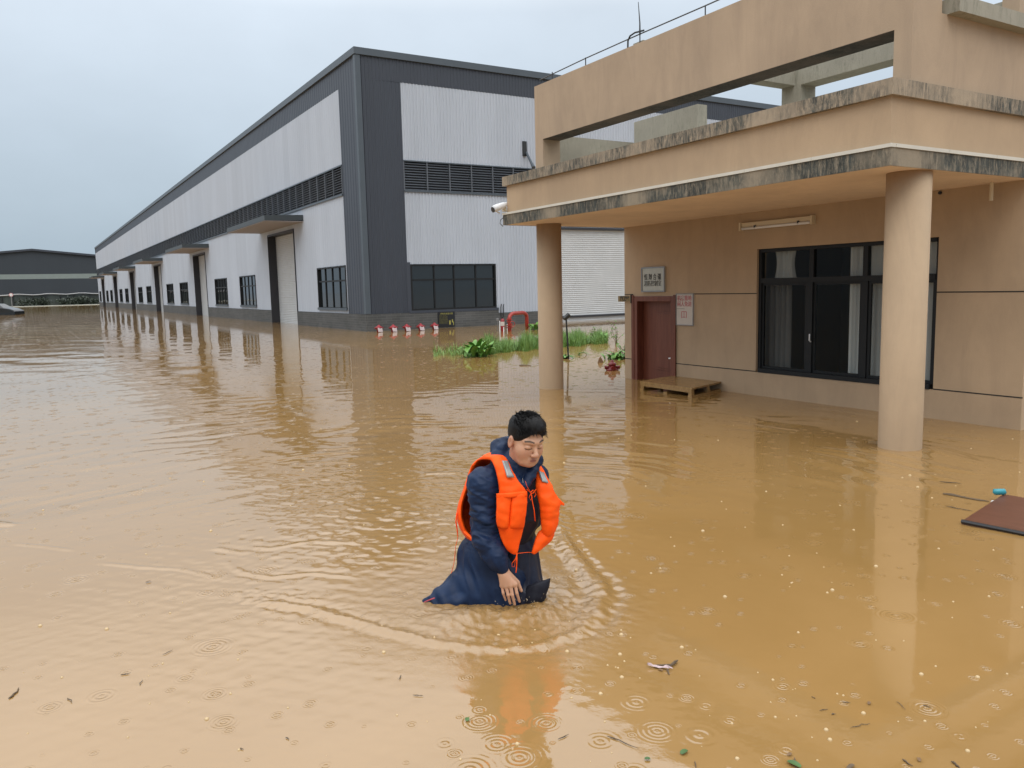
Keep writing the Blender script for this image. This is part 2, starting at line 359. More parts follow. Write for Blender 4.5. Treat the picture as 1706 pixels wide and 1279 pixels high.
def shutter(axis, base, a0, a1, z1, rec, fr=.14):
    S = MB(); J = MB()
    n = int((z1 + .8) / .095); dz = (z1 + .8) / n; pr = []
    for i in range(n):
        z = -.8 + i * dz; pr += [(0, z), (-.012, z + dz * .2), (-.018, z + dz * .5), (-.012, z + dz * .8)]
    pr.append((0, z1)); vs = []; fs = []
    for d, z in pr:
        for a in (a0 + fr * .3, a1 - fr * .3): vs.append((base + rec + d, a, z) if axis == 'x' else (a, base + rec + d, z))
    for i in range(len(pr) - 1): fs.append((2 * i, 2 * i + 1, 2 * i + 3, 2 * i + 2) if axis != 'x' else (2 * i, 2 * i + 2, 2 * i + 3, 2 * i + 1))
    S.add(vs, fs)
    def bx(m_, d0, d1, p0, p1, q0, q1): m_.box(base + d0, base + d1, p0, p1, q0, q1) if axis == 'x' else m_.box(p0, p1, base + d0, base + d1, q0, q1)
    bx(J, -.055, rec + .1, a0, a0 + fr * .45, -.8, z1 - .1); bx(J, -.055, rec + .1, a1 - fr * .45, a1, -.8, z1 - .1); bx(J, -.055, rec + .1, a0, a1, z1 - .1, z1)
    o = S.build('roller_shutter', M['shutter'], wh); J.build('door_frame', M['jamb'], o); return o
for a, b in doors: shutter('x', WX, a, b, ZD, .42)
shutter('y', WY, fdoor[0], fdoor[1], fdoor[3], .12)
mb = MB(); mb.box(21.0, 29.5, WY + .02, WY + .09, .18, .27); mb.build('bottom_rail', M['jamb'], wh)
for a, b in doors:
    mb = MB(); y0, y1 = a - 1.7, b + 1.65
    mb.add([(WX, y0, 5.22), (WX, y1, 5.22), (WX - 1.9, y1, 5.19), (WX - 1.9, y0, 5.19), (WX, y0, 5.50), (WX, y1, 5.50), (WX - 1.9, y1, 5.44), (WX - 1.9, y0, 5.44)],
           [(4, 5, 6, 7)[::-1], (0, 1, 5, 4)[::-1], (1, 2, 6, 5)[::-1], (2, 3, 7, 6)[::-1], (3, 0, 4, 7)[::-1]])
    o = mb.build('door_canopy', M['canopy_top'], wh)
    mb = MB(); mb.box(WX - 1.88, WX - .01, y0 + .02, y1 - .02, 5.16, 5.19); mb.build('canopy_underside', M['canopy_under'], o)
# lamp on the gable
lm = thing('wall_lamp', (19.95, WY, 7.9), 'black lamp arm bolted to the upper white cladding of the warehouse', 'wall lamp')
mb = MB(); mb.box(19.75, 19.95, WY - .10, WY - .03, 7.6, 8.25); mb.build('bracket', M['blackmetal'], lm)
mb = MB(); p0 = onY(877, 254, WY - .1); p1 = onY(889, 279, WY - .9); mb.tube([p0, p0 * .3 + p1 * .7, p1], [.05, .06, .09], 8); mb.build('arm', M['flash'], lm)
# ================================================================== distant dark shed, fence, hedge, road sign, car
FY = 236.0
ds = thing('dark_shed', (-14, FY, -.7), 'far low-pitched shed clad in near-black sheet with one pale strip', 'shed')
M['shed'] = var('shed_sheet', (.026, .035, .045), .6, .06, .3, (1, 1, .2)); M['strip'] = var('shed_strip', (.19, .23, .22), .6, .05)
zt = onY(53, 417.5, FY)[2]; ze = onY(160, 427.5, FY); zl = onY(-120, 432, FY)
ys0, ys1 = onY(60, 456.5, FY)[2], onY(60, 464.5, FY)[2]; xr = onY(250, 440, FY)[0]; xp = onY(53, 417, FY)[0]; zr = onY(160, 427.5, FY)[2] - .0
sl_ = (ze[2] - zt) / (ze[0] - xp); zR = zt + sl_ * (xr - xp); xL = xp - (xr - xp); 
for nm, mt, za, zb in (('lower_wall', 'shed', -.7, ys1), ('skylight_strip', 'strip', ys1, ys0)):
    mb = MB(); mb.box(xL, xr, FY, FY + 60, za, zb); mb.build(nm, M[mt], ds)
mb = MB(); mb.add([(xL, FY, ys0), (xr, FY, ys0), (xr, FY, zR), (xp, FY, zt), (xL, FY, zR), (xL, FY + 60, ys0), (xr, FY + 60, ys0), (xr, FY + 60, zR), (xp, FY + 60, zt), (xL, FY + 60, zR)],
                  [(0, 1, 2, 3, 4), (9, 8, 7, 6, 5), (1, 6, 7, 2), (0, 4, 9, 5)]); mb.build('upper_wall', M['shed'], ds)
mb = MB(); t = .5
for xa in (xL, xr):
    s = 1 if xa > xp else -1
    mb.add([(xp, FY - .6, zt), (xa + s, FY - .6, zR), (xa + s, FY + 61, zR), (xp, FY + 61, zt), (xp, FY - .6, zt + t), (xa + s, FY - .6, zR + t), (xa + s, FY + 61, zR + t), (xp, FY + 61, zt + t)],
           [(0, 1, 2, 3), (4, 5, 6, 7), (0, 1, 5, 4), (1, 2, 6, 5), (2, 3, 7, 6)])
mb.build('roof', M['dark_clad'], ds)
GY = 214.0
fn = thing('yard_fence', (-5, GY, -.7), 'dark mesh fence with a pale top rail in front of the far shed', 'fence')
fz = onY(80, 490, GY)[2]; x0 = onY(-160, 500, GY)[0]; x1 = onY(185, 500, GY)[0]
mb = MB(); mb.tube([(x0 + (x1 - x0) * i / 30, GY, fz + .12 * math.sin(i * 1.3)) for i in range(31)], .14, 5); mb.build('rail', M['metal'], fn)
M['net'] = var('fence_net', (.045, .055, .05), .8, .4, .8, (1, 1, .15)); mb = MB(); mb.box(x0, x1, GY + .3, GY + .36, -.7, fz - .15); mb.build('mesh_panel', M['net'], fn)
for i in range(15):
    mb = MB(); x = x0 + (x1 - x0) * (i + .4 * rnd.random()) / 14; mb.tube([(x, GY + .1, -.7), (x + rnd.uniform(-.4, .4), GY + .1, fz)], .14, 6); mb.build('post', M['blackmetal'], fn)
def leafcloud(n, cx, cy, cz, rx, ry, rz, size, seed):
    r = random.Random(seed); m_ = MB()
    cl = [(cx + r.uniform(-rx, rx), cy + r.uniform(-ry, ry), cz + r.uniform(-.6, 1) * rz, r.uniform(.25, .5)) for _ in range(14)]
    for i in range(n):
        c = r.choice(cl); a = [c[0] + r.gauss(0, rx * c[3] * .5), c[1] + r.gauss(0, ry * .5), c[2] + r.gauss(0, rz * c[3] * .7)]
        d = [np.array([r.uniform(-1, 1), r.uniform(-1, 1), r.uniform(-1, 1)]) * size for _ in range(2)]; p = np.array(a)
        m_.add([p, p + d[0], p + d[0] + d[1], p + d[1]], [(0, 1, 2, 3)])
    return m_
for i, (pxx, lab) in enumerate(((112, 'left dark shrub growing along the far yard fence'), (140, 'right dark shrub along the far fence, nearest the warehouse end'), (55, 'sparse shrub behind the round road sign'))):
    c = onY(pxx, 500, GY - 3); tag(leafcloud(1100, c[0], GY - 2, .7, 2.4, 1, .8, .3, 50 + i).build('shrub', M['hedge']), lab, 'shrub', 'shrubs along the far fence')
mb = MB(); mb.box(onY(-200, 510, 205)[0], onY(200, 510, 205)[0], 204, 212, -.7, .10); M['kerb'] = var('pale_concrete', (.36, .36, .31), .8, .1); tag(mb.build('pavement', M['kerb']), 'pale pavement edge standing just above the water', kind='structure')
rs = thing('road_sign', onZ(20.5, 513), 'small round road sign on a post at the far side of the yard', 'sign'); rl = onZ(20.5, 513)
sz = onY(20, 491, rl[1])[2]; mb = MB(); mb.tube([(rl[0], rl[1] + .05, -.7), (rl[0], rl[1] + .05, sz)], .05 * 1.5, 8); mb.build('pole', M['metal'], rs)
def disc(x, y, z, r, th, n=24):
    m_ = MB(); m_.add([(x + r * math.cos(2 * math.pi * k / n), yy, z + r * math.sin(2 * math.pi * k / n)) for yy in (y, y + th) for k in range(n)],
        [tuple(range(n))] + [(k, n + k, n + (k + 1) % n, (k + 1) % n) for k in range(n)]); return m_
o = disc(rl[0], rl[1], sz, .36, .03).build('sign_plate', M['redink'], rs); disc(rl[0], rl[1] - .012, sz, .27, .01).build('sign_face', M['plastic'], o)
# car: nose at pixel 25, pointing to the right of the picture
cp = onZ(25, 524.5); u_ = np.array([CR[0][0], CR[0][1]]); u_ /= np.linalg.norm(u_); n_ = np.array([-u_[1], u_[0]])
car = thing('parked_car', (cp[0], cp[1], -.45), 'black car half under water at the left edge of the photo', 'car')
def CP(x, y, z): return (cp[0] + u_[0] * x + n_[0] * y, cp[1] + u_[1] * x + n_[1] * y, z)
prof = [(-4.7, .1), (-4.72, .55), (-4.5, .72), (-3.9, .78), (-3.3, 1.18), (-2.6, 1.27), (-1.9, 1.22), (-1.25, .82), (-.6, .70), (-.2, .55), (-.02, .38), (0, .1), (-.05, -.15), (-4.65, -.15)]
mb = MB(); ws = []
for y, s in ((0, .93), (.12, 1), (1.65, 1), (1.77, .93)): ws += [CP(x * 1 - (0 if .3 < -x < 4.4 else 0), y + (.22 * (z > .85) * (1 if y < .9 else -1)), z * (s if z > 0 else 1)) for x, z in prof]
n = len(prof); fs = [tuple(range(n))[::-1], tuple(range(3 * n, 4 * n))]
for j in range(3):
    for k in range(n): fs.append((j * n + k, j * n + (k + 1) % n, (j + 1) * n + (k + 1) % n, (j + 1) * n + k))
mb.add(ws, fs); M['carpaint'] = mat('black_car_paint', (.012, .014, .015), .15); mb.build('body', M['carpaint'], car, smooth=False, bevel=.03)
mb = MB(); mb.add([CP(-3.75, -.0 + .19, .86), CP(-1.35, .19, .86), CP(-1.95, .23, 1.14), CP(-3.25, .23, 1.14)], [(0, 1, 2, 3)]); mb.build('side_window', M['glass'], car)
for yy in (.04, 1.5):
    mb = MB(); mb.add([CP(-.75, yy, .60), CP(-.12, yy - .02, .40), CP(-.10, yy + .28, .42), CP(-.6, yy + .26, .64), CP(-.55, yy - .015, .45)], [(0, 4, 1, 2, 3)])
    o = mb.build('headlight', M['plastic'], car)
for xx in (-.85, -3.8):
    for yy in (.02, 1.6):
        mb = MB(); mb.tube([CP(xx, yy, -.15), CP(xx, yy + .18, -.15)], .32, 20); o = mb.build('wheel', M['black'], car); mb = MB(); mb.tube([CP(xx, yy - .01, -.15), CP(xx, yy + .19, -.15)], .19, 14); mb.build('rim', M['metal'], o)
# ================================================================== gatehouse
GX = 9.196; GA, GB = 4.565, 11.38
gh = thing('gatehouse', (GX, GA, -.7), 'tan rendered gatehouse with a flat canopy on round columns and mouldy copings', 'gatehouse')
mb = MB()
def wall(x0, x1, y0, y1, z0, z1): mb.box(x0, x1, y0, y1, z0, z1)
# front wall with door and window openings
d0, d1, dt = 10.04, 11.14, 1.48; w0, w1, wz0, wz1 = 5.575, 8.32, .35, 2.155
wall(GX, GX + .2, GA, w0, -.7, 2.70); wall(GX, GX + .2, w0, w1, -.7, wz0); wall(GX, GX + .2, w0, w1, wz1, 2.70); wall(GX, GX + .2, w1, d0, -.7, 2.70)
wall(GX, GX + .2, d0, d1, dt, 2.70); wall(GX, GX + .2, d1, GB, -.7, 2.70)
wall(GX + .2, 15, GA, GA + .2, -.7, 2.70); wall(GX + .2, 15, GB - .2, GB, -.7, 2.70); wall(14.8, 15, GA + .2, GB - .2, -.7, 2.70)
mb.build('wall', M['stucco'], gh)
mb = MB(); mb.box(GX + .2, 14.8, 9.2, 9.3, -.7, 2.69); mb.box(12.3, 12.4, GA + .2, 9.2, -.7, 2.69); mb.build('partition', M['room'], gh)
for z in (1.505, .352):
    for a, b in ((GA, w0 - .0), (w1, d0 - .0), (d1, GB)):
        mb = MB(); mb.box(GX - .002, GX + .01, a, b, z, z + .014); mb.build('wall_groove', M['groove'], gh)
for (x, y) in ((7.383, 11.08), (7.385, 4.80)):
    mb = MB(); mb.lathe(x, y, [(.203, -.7), (.203, .0), (.203, 2.70)], 48); o = mb.build('column', M['stucco'], gh, smooth=True)
    for p in o.data.polygons:
        if len(p.vertices) > 4: p.use_smooth = False
CX, C0, C1 = 6.72, 4.55, 11.42
mb = MB(); mb.box(CX + .012, 15, C0 + .012, C1 - .012, 2.695, 2.86); mb.build('canopy_slab', M['soffit'], gh)
mb = MB(); mb.box(CX, CX + .012, C0, C1, 2.69, 2.85); mb.box(CX + .012, 15, C0, C0 + .012, 2.69, 2.85); mb.box(CX + .012, 15, C1 - .012, C1, 2.69, 2.85); mb.build('canopy_edge', M['band'], gh)
mb = MB()
segs = np.linspace(C0 - .01, C1 + .01, 9)
for a, b in zip(segs[:-1], segs[1:]): mb.box(CX - .012, CX + .06, a + .002, b - .002, 2.852, 2.885)
segs = np.linspace(CX + .06, 15, 11)
for a, b in zip(segs[:-1], segs[1:]): mb.box(a + .002, b - .002, C0 - .012, C0 + .06, 2.852, 2.885)
mb.build('trim_strip', M['trim'], gh)
mb = MB(); mb.box(CX + .055, CX + .2, C0 + .05, C1 - .05, 2.862, 3.31); mb.box(CX + .2, 15, C0 + .05, C0 + .2, 2.862, 3.31); mb.box(CX + .2, 15, C1 - .2, C1 - .05, 2.862, 3.31)
mb.build('parapet', M['stucco'], gh)
mb = MB(); mb.box(CX - .0, CX + .26, C0 - .0, C1, 3.31, 3.455); mb.box(CX + .26, 15, C0, C0 + .26, 3.31, 3.455); mb.box(CX + .26, 15, C1 - .26, C1, 3.31, 3.455)
mb.build('coping', M['coping'], gh)
mb = MB(); mb.box(CX + .26, 14.9, C0 + .26, C1 - .26, 2.862, 3.2); mb.build('roof_deck', M['concrete'], gh)
FX = 7.05
mb = MB(); mb.box(FX, FX + .32, 4.78, 10.70, 3.96, 4.79); mb.build('roof_beam', M['stucco_up'], gh)
M['beam_shade'] = stained('painted_beam_shade', (.14, .11, .085), (.02, .02, .018), .62); mb = MB(); mb.box(FX + .002, FX + .318, 4.781, 10.699, 3.955, 3.9595); mb.build('beam_shade_panel', M['beam_shade'], gh)  # thin panel under the beam, its shade painted in as dark mottled colour
mb = MB(); mb.box(FX, FX + .32, 10.70, 10.92, 3.2, 4.79); mb.build('roof_post', M['stucco_up'], gh)
mb = MB(); mb.box(FX, 7.49, 4.6, 4.78, 3.456, 4.79); mb.box(7.49, 12, 4.6, 4.78, 3.456, 4.12); mb.build('roof_pier', M['stucco_up'], gh)
mb = MB(); mb.box(7.57, 12, 4.48, 4.84, 4.12, 4.26); mb.build('pier_coping', M['concrete'], gh)
mb = MB(); mb.box(9.2, 9.5, 7.6, 7.92, 3.2, 4.60); mb.build('rear_post', M['concrete'], gh)
mb = MB(); mb.box(9.2, 9.5, 4.98, 7.6, 4.32, 4.60); mb.build('rear_beam', M['concrete'], gh)
mb = MB(); mb.box(FX + .32, 9.2, 7.7, 7.92, 4.33, 4.60); mb.build('cross_beam', M['concrete'], gh)
mb = MB(); mb.box(9.2, 9.65, 4.8, 4.98, 3.2, 5.8); mb.build('rear_pier', M['stucco_up'], gh)
mb = MB(); mb.box(9.2, 9.4, 9.56, 11.1, 3.2, 4.46); mb.build('roof_wall', M['concrete'], gh)
mb = MB(); mb.box(FX + .32, 9.2, 11.1, 11.3, 3.2, 4.12); mb.build('side_parapet', M['concrete'], gh)
# door
F = MB(); F.box(GX - .025, GX + .12, d0, d0 + .11, -.7, dt - .0); F.box(GX - .025, GX + .12, d1 - .13, d1, -.7, dt); F.box(GX - .025, GX + .12, d0 + .11, d1 - .13, dt - .09, dt)
F.box(GX - .035, GX - .02, d0 - .02, d0 + .04, -.7, dt + .02); F.box(GX - .035, GX - .02, d1 - .05, d1 + .02, -.7, dt + .02)
dr = F.build('door', M['door'], gh, bevel=.006)
P = MB(); P.box(GX + .12, GX + .16, d0 + .0, d1 - .0, -.7, dt)
for (a, b, z0, z1) in ((d0 + .2, d0 + .62, -.55, .05), (d0 + .2, d0 + .62, .2, 1.22)):
    P.box(GX + .108, GX + .121, a, b, z0, z1); P.box(GX + .100, GX + .109, a + .04, b - .04, z0 + .04, z1 - .04)
P.build('door_leaf', M['door'], dr, bevel=.004)
H = MB(); hz = onX(1115, 595, GX + .1)
H.tube([(GX + .12, d0 + .15, hz[2]), (GX + .06, d0 + .15, hz[2]), (GX + .06, d0 + .24, hz[2] - .015)], .012, 8); H.build('handle', M['plastic'], dr)
# window
F = MB(); xw = GX + .05
def fb(y0, y1, z0, z1, a=0, b=.06): F.box(xw + a, xw + b, y0, y1, z0, z1)
fb(w0, w0 + .05, wz0, wz1, -.0); fb(w1 - .05, w1, wz0, wz1, -.01); fb(w0 + .05, w1 - .05, wz1 - .05, wz1, -.01); fb(w0 + .05, w1 - .05, wz0, wz0 + .06, -.06)
fb(w0 + .05, w1 - .05, 1.66, 1.73, -.01)
for y in (7.40, 6.57): fb(y - .035, y + .035, 1.73, wz1 - .05); 
for y in (7.42, 6.57): fb(y - .045, y + .045, wz0 + .06, 1.66)
for a, b, dx in ((7.47, w1 - .05, .0), (6.62, 7.375, .012), (w0 + .05, 6.52, 0)):   # sashes
    t = .035
    F.box(xw + .015 + dx, xw + .05 + dx, a, a + t, wz0 + .06, 1.66); F.box(xw + .015 + dx, xw + .05 + dx, b - t, b, wz0 + .06, 1.66)
    F.box(xw + .015 + dx, xw + .05 + dx, a + t, b - t, wz0 + .06, wz0 + .06 + t); F.box(xw + .015 + dx, xw + .05 + dx, a + t, b - t, 1.66 - t, 1.66)
wn_ = F.build('window', M['frame'], gh)
P = MB(); P.quad((xw + .03, w0, wz0), (xw + .03, w1, wz0), (xw + .03, w1, wz1), (xw + .03, w0, wz1)); P.build('pane', M['glass_clear'], wn_)
H = MB(); H.tube([(xw + .0, 7.385, .84), (xw - .03, 7.385, .86), (xw - .03, 7.385, .95)], .009, 6); H.build('handle', M['plastic'], wn_)
def curtain(y0, y1, z0, z1, x, mt, n=40, amp=.03, seed=0, pinch=0):
    r = random.Random(seed); ph = [r.uniform(0, 6) for _ in range(4)]; vs = []; fs = []
    for j in range(9):
        q = j / 8; z = z0 + (z1 - z0) * q
        for i in range(n + 1):
            s = i / n; yy = y0 + (y1 - y0) * s; yy = (y0 + y1) / 2 + (yy - (y0 + y1) / 2) * (1 - pinch * math.sin(math.pi * min(1, q * 1.3)))
            vs.append((x + amp * (math.sin(s * 34 + ph[0] + .6 * q) + .5 * math.sin(s * 61 + ph[1])), yy, z))
    for j in range(8):
        for i in range(n): a = j * (n + 1) + i; fs.append((a, a + 1, a + n + 2, a + n + 1))
    m_ = MB(); m_.add(vs, fs); return m_.build('curtain', mt, gh, smooth=True)
curtain(w0 - .1, 6.60, .2, 2.3, GX + .23, M['curtain'], 60, .02, 1); curtain(6.70, 6.93, .2, 2.3, GX + .24, M['curtain'], 14, .02, 2)
curtain(7.95, 8.5, .2, 1.7, GX + .3, M['curtain_dark'], 30, .03, 3); curtain(7.88, 8.22, 1.72, 2.3, GX + .30, M['curtain'], 20, .03, 4, .25)
# roof conductor rail (rod on short posts along the beam)
rl_ = thing('lightning_rail', (FX + .1, 8.5, 4.79), 'thin dark rod on short posts along the roof beam with an upright spike', 'lightning rod')
xr_ = FX + .1; mb = MB(); zz = 4.93
mb.tube([(xr_, 10.9, zz - .03), (xr_, 9.7, zz), (xr_, 8.5, zz + .01), (xr_, 7.31, zz + .01), (xr_, 5.9, zz + .02), (xr_, 4.9, zz)], .008, 6); mb.build('rod', M['blackmetal'], rl_)
for y in (10.56, 9.70, 8.5, 7.31, 6.1): mb = MB(); mb.tube([(xr_, y, 4.78), (xr_, y, zz + .01)], .008, 6); mb.build('post', M['blackmetal'], rl_)
mb = MB(); mb.tube([(xr_, 8.5, zz), (xr_, 8.5, zz + .15), (xr_ + .0, 8.53, zz + .42)], [.012, .009, .004], 6); mb.build('spike', M['blackmetal'], rl_)
mb = MB(); mb.tube([(xr_, 8.75, 4.79), (xr_, 8.745, 4.92), (xr_, 8.70, 4.97), (xr_, 8.6, 4.985), (xr_, 8.42, 4.965)], .012, 6); mb.build('hook', M['blackmetal'], rl_)
mb = MB(); mb.box(FX + .12, FX + .3, 8.46, 8.66, 4.792, 4.86); mb.build('stub', M['concrete'], rl_)
wl = MB(); wl.tube([(7.9, 5.2, 4.3), (9.3, 4.9, 4.72)], .006, 5); tag(wl.build('roof_cable', M['blackmetal']), 'thin black cable rising above the upper right roof coping', 'cable')
# fluorescent batten light
fl = thing('tube_light', (GX, 8.05, 2.5), 'old white fluorescent batten fixed to the wall above the gatehouse window', 'light fitting')
a, b = onX(1236, 377, GX - .03), onX(1355, 365, GX - .03)
mb = MB(); mb.box(GX - .055, GX, b[1], a[1], 2.485, 2.55); mb.build('housing', M['beige_plastic'], fl, bevel=.004)
mb = MB(); mb.tube([(GX - .06, b[1] + .03, 2.463), (GX - .06, a[1] - .03, 2.463)], .019, 12); mb.build('tube', M['plastic'], fl, smooth=True)
for y in (b[1], a[1]): mb = MB(); mb.box(GX - .08, GX, y - .015, y + .015, 2.435, 2.555); mb.build('end_holder', M['beige_plastic'], fl)
for y in (b[1] + .22, a[1] - .28): mb = MB(); mb.box(GX - .078, GX - .045, y - .012, y + .012, 2.455, 2.50); mb.build('clip', M['black'], fl)
mb = MB(); mb.lathe(0, 0, [(.0, -.04), (.03, -.03), (.043, -.01), (.043, .01), (.03, .03), (.0, .04)], 16)
o = mb.build('junction_cap', M['beige_plastic'], fl, smooth=True, k=1); o.location = (0 * K, (a[1] + .075 - 8.05) * K, -.02)
# PVC stub on the soffit and holes
mb = MB(); q = onX(1652, 318, GX - .12); mb.tube([(GX - .12, q[1], 2.50), (GX - .12, q[1], 2.70)], .02, 10); tag(mb.build('drain_pipe', M['beige_plastic']), 'short pale pipe stub hanging from the canopy soffit right of the near column', 'pipe')
q = onX(1567, 318, GX); mb = MB(); mb.tube([(GX - .02, q[1], 2.66), (GX, q[1], 2.66)], .02, 8); mb.build('wall_hole', M['black'], gh)
# security camera on the canopy's far corner
cpz = onY(828, 345, 11.40); sc_ = thing('security_camera', (6.72, 11.40, 2.95), 'white dome-nosed security camera on the far corner of the canopy edge', 'security camera')
def cc(px, py, y=11.40): return onY(px, py, y)
a, b = cc(822, 348), cc(838, 342)
mb = MB(); mb.tube([a, a * .6 + b * .4, b, b + (b - a) * .4], [.052, .055, .05, .03], 18); mb.build('housing', M['plastic'], sc_, smooth=True)
mb = MB(); a2 = a + (a - b) * .04; mb.tube([a2 + np.array([0, -.004, -.008]), a2 + (a - b) * .06 + np.array([0, -.004, -.008])], .046, 18); mb.build('lens', M['black'], sc_)
mb = MB(); mb.tube([b + (b - a) * .2, cc(841, 349), cc(846, 352), cc(850, 356)], .014, 8); mb.tube([cc(825, 351), cc(833, 355)], .008, 6); mb.build('bracket', M['beige_plastic'], sc_)
mb = MB(); mb.box(*(lambda p: (p[0] - .0, p[0] + .05, p[1] - .03, p[1] + .03, p[2] - .05, p[2] + .04))(cc(838, 347, 11.43))); mb.build('junction_box', M['beige_plastic'], sc_)
mb = MB(); mb.tube([cc(846, 356), cc(834, 366), cc(833, 372), cc(838, 377)], .006, 6); mb.build('cable', M['ink'], sc_)
# signs on the wall (reading direction is -Y on this wall)
X_, Y_ = (0, -1, 0), (0, 0, 1)
s1 = thing('door_sign', (GX, 10.58, 1.75), 'framed pale metal plate with two lines of black characters above the door', 'sign')
mb = MB(); y0, y1, z0, z1 = 10.28, 10.88, 1.55, 1.975
mb.box(GX - .03, GX, y0, y1, z0, z1); pl = mb.build('plate', M['steelplate'], s1)
mb = MB()
for q in ((y0, y1, z0, z0 + .022), (y0, y1, z1 - .022, z1), (y0, y0 + .022, z0 + .022, z1 - .022), (y1 - .022, y1, z0 + .022, z1 - .022)): mb.box(GX - .042, GX - .0301, *q)
mb.build('plate_frame', M['metal'], pl)
text('恒 翔 合 疆', .115, M['ink'], 'lettering', s1, (GX - .0312, 10.59, 1.80), X_, Y_, .0015, width=.43); text('消防控制室', .105, M['ink'], 'lettering', s1, (GX - .0312, 10.59, 1.69), X_, Y_, .0, width=.44)
s2 = thing('warning_sign', (GX, 9.81, 1.26), 'framed poster with faded red characters on the wall right of the door', 'sign')
y0, y1, z0, z1 = 9.61, 10.02, 1.0, 1.52
mb = MB(); mb.box(GX - .016, GX, y0, y1, z0, z1); pl = mb.build('plate', M['paper'], s2)
mb = MB()
for q in ((y0, y1, z0, z0 + .012), (y0, y1, z1 - .012, z1), (y0, y0 + .018, z0 + .012, z1 - .012), (y1 - .012, y1, z0 + .012, z1 - .012)): mb.box(GX - .026, GX - .0161, *q)
mb.build('plate_frame', M['metal'], pl)
text('机房重地', .09, M['redink'], 'lettering', s2, (GX - .0172, 9.825, 1.44), X_, Y_, .001, width=.33); text('闲人免进', .09, M['redink'], 'lettering', s2, (GX - .0172, 9.825, 1.345), X_, Y_, .001, width=.33)
mb = MB()
for q in ((9.77, 9.785, 1.12, 1.23), (9.88, 9.895, 1.12, 1.23), (9.825, 9.838, 1.13, 1.23), (9.785, 9.88, 1.22, 1.232), (9.80, 9.87, 1.13, 1.14)): mb.box(GX - .0176, GX - .0161, *q)
mb.build('emblem', M['redink'], s2)
mb = MB(); mb.box(GX - .0172, GX - .0161, 9.82, 10.0, 1.27, 1.275); mb.build('rule_line', M['ink'], s2)
s3 = thing('room_sign', (GX, 11.3, 1.44), 'small dull brass sign with three characters projecting left of the door frame', 'sign')
mb = MB(); mb.box(GX - .03, GX - .01, 11.17, 11.53, 1.385, 1.485); mb.build('plate', M['brassplate'], s3)
text('门卫室', .085, M['ink'], 'lettering', s3, (GX - .0312, 11.35, 1.435), X_, Y_, .004, width=.25)
mb = MB(); mb.box(GX - .045, GX, 11.145, 11.17, 1.36, 1.51); mb.build('bracket', M['ink'], s3)
# wooden platform floating at the door
pt = thing('wooden_pallet', onZ(1140, 645), 'wet wooden pallet afloat in front of the gatehouse door', 'pallet')
A = onZ(1066, 635, .14); B = onZ(1152.5, 647, .14); Cc = onZ(1210, 634, .14); D = onZ(1127, 625, .14)
mb = MB()
def quadbox(m_, P, z0, z1): m_.add([(p[0], p[1], z0) for p in P] + [(p[0], p[1], z1) for p in P], [(0, 3, 2, 1), (4, 5, 6, 7), (0, 1, 5, 4), (1, 2, 6, 5), (2, 3, 7, 6), (3, 0, 4, 7)])
def bil(s, t): return A * (1 - s) * (1 - t) + B * s * (1 - t) + Cc * s * t + D * (1 - s) * t
for i in range(6):
    a_, b_ = i / 6, (i + 1) / 6 - .01; o_ = MB(); quadbox(o_, [bil(0, a_), bil(1, a_), bil(1, b_), bil(0, b_)], .118, .145); o_.build('deck_board', M['pallet'], pt)
for t in (.0, .44, .92): o_ = MB(); quadbox(o_, [bil(.01, t + .005), bil(.99, t + .005), bil(.99, t + .075), bil(.01, t + .075)], .07, .118); o_.build('stringer', M['pallet'], pt)
for t in ((0, .0), (.92, .0), (0, .9), (.92, .9), (0, .45), (.92, .45)):
    o_ = MB(); quadbox(o_, [bil(t[0] + .01, t[1] + .01), bil(t[0] + .07, t[1] + .01), bil(t[0] + .07, t[1] + .09), bil(t[0] + .01, t[1] + .09)], -.02, .07); o_.build('block', M['pallet'], pt)
for t in (0, .47, .93): o_ = MB(); quadbox(o_, [bil(t, 0), bil(t + .07, 0), bil(t + .07, 1), bil(t, 1)], -.005, .028); o_.build('bottom_board', M['pallet'], pt)
# ================================================================== small things by the warehouse
M['tagp'] = var('faded_tag', (.50, .42, .42), .5, .2, 14)
for i, (p, lab) in enumerate((((631.5, 553), 'red hydrant head with white tag nearest the warehouse corner'), ((655.5, 552.5), 'second red hydrant head from the warehouse corner with a white tag'), ((678, 551.5), 'middle red hydrant head of the row along the brick plinth'), ((701, 550.5), 'fourth red hydrant head from the corner, next to the one beside the notice board'), ((724, 549), 'red hydrant head with dirty tag right beside the black notice board'))):
    g = onZ(*p)
    if i == 0:
        h0 = thing('hydrant', (g[0], g[1], 0), lab, 'hydrant', 'red hydrants along the warehouse plinth'); g0 = g
        mb = MB(); mb.lathe(g[0], g[1], [(.09, -.6), (.09, .10), (.13, .11), (.13, .15), (.15, .16), (.15, .20), (.10, .235), (.05, .26), (.04, .29), (.0, .30)], 20); mb.build('body', M['red'], h0, smooth=True)
        for s in (-1, 1): mb = MB(); mb.tube([(g[0] + s * .09, g[1], .17), (g[0] + s * .19, g[1], .17)], .035, 10); mb.build('outlet', M['darkred'], h0)
        mb = MB(); mb.add([(g[0] - .09, g[1] - .17, .02), (g[0] + .11, g[1] - .15, .01), (g[0] + .09, g[1] - .13, .17), (g[0] - .11, g[1] - .15, .175), (g[0] - .09, g[1] - .16, .02), (g[0] + .11, g[1] - .14, .01), (g[0] + .09, g[1] - .12, .17), (g[0] - .11, g[1] - .14, .175)], [(0, 1, 2, 3), (7, 6, 5, 4), (0, 4, 5, 1), (1, 5, 6, 2), (2, 6, 7, 3), (3, 7, 4, 0)])
        mb.build('tag_plate', M['tagp'], h0)
    else: dup(h0, (g - g0), lab)
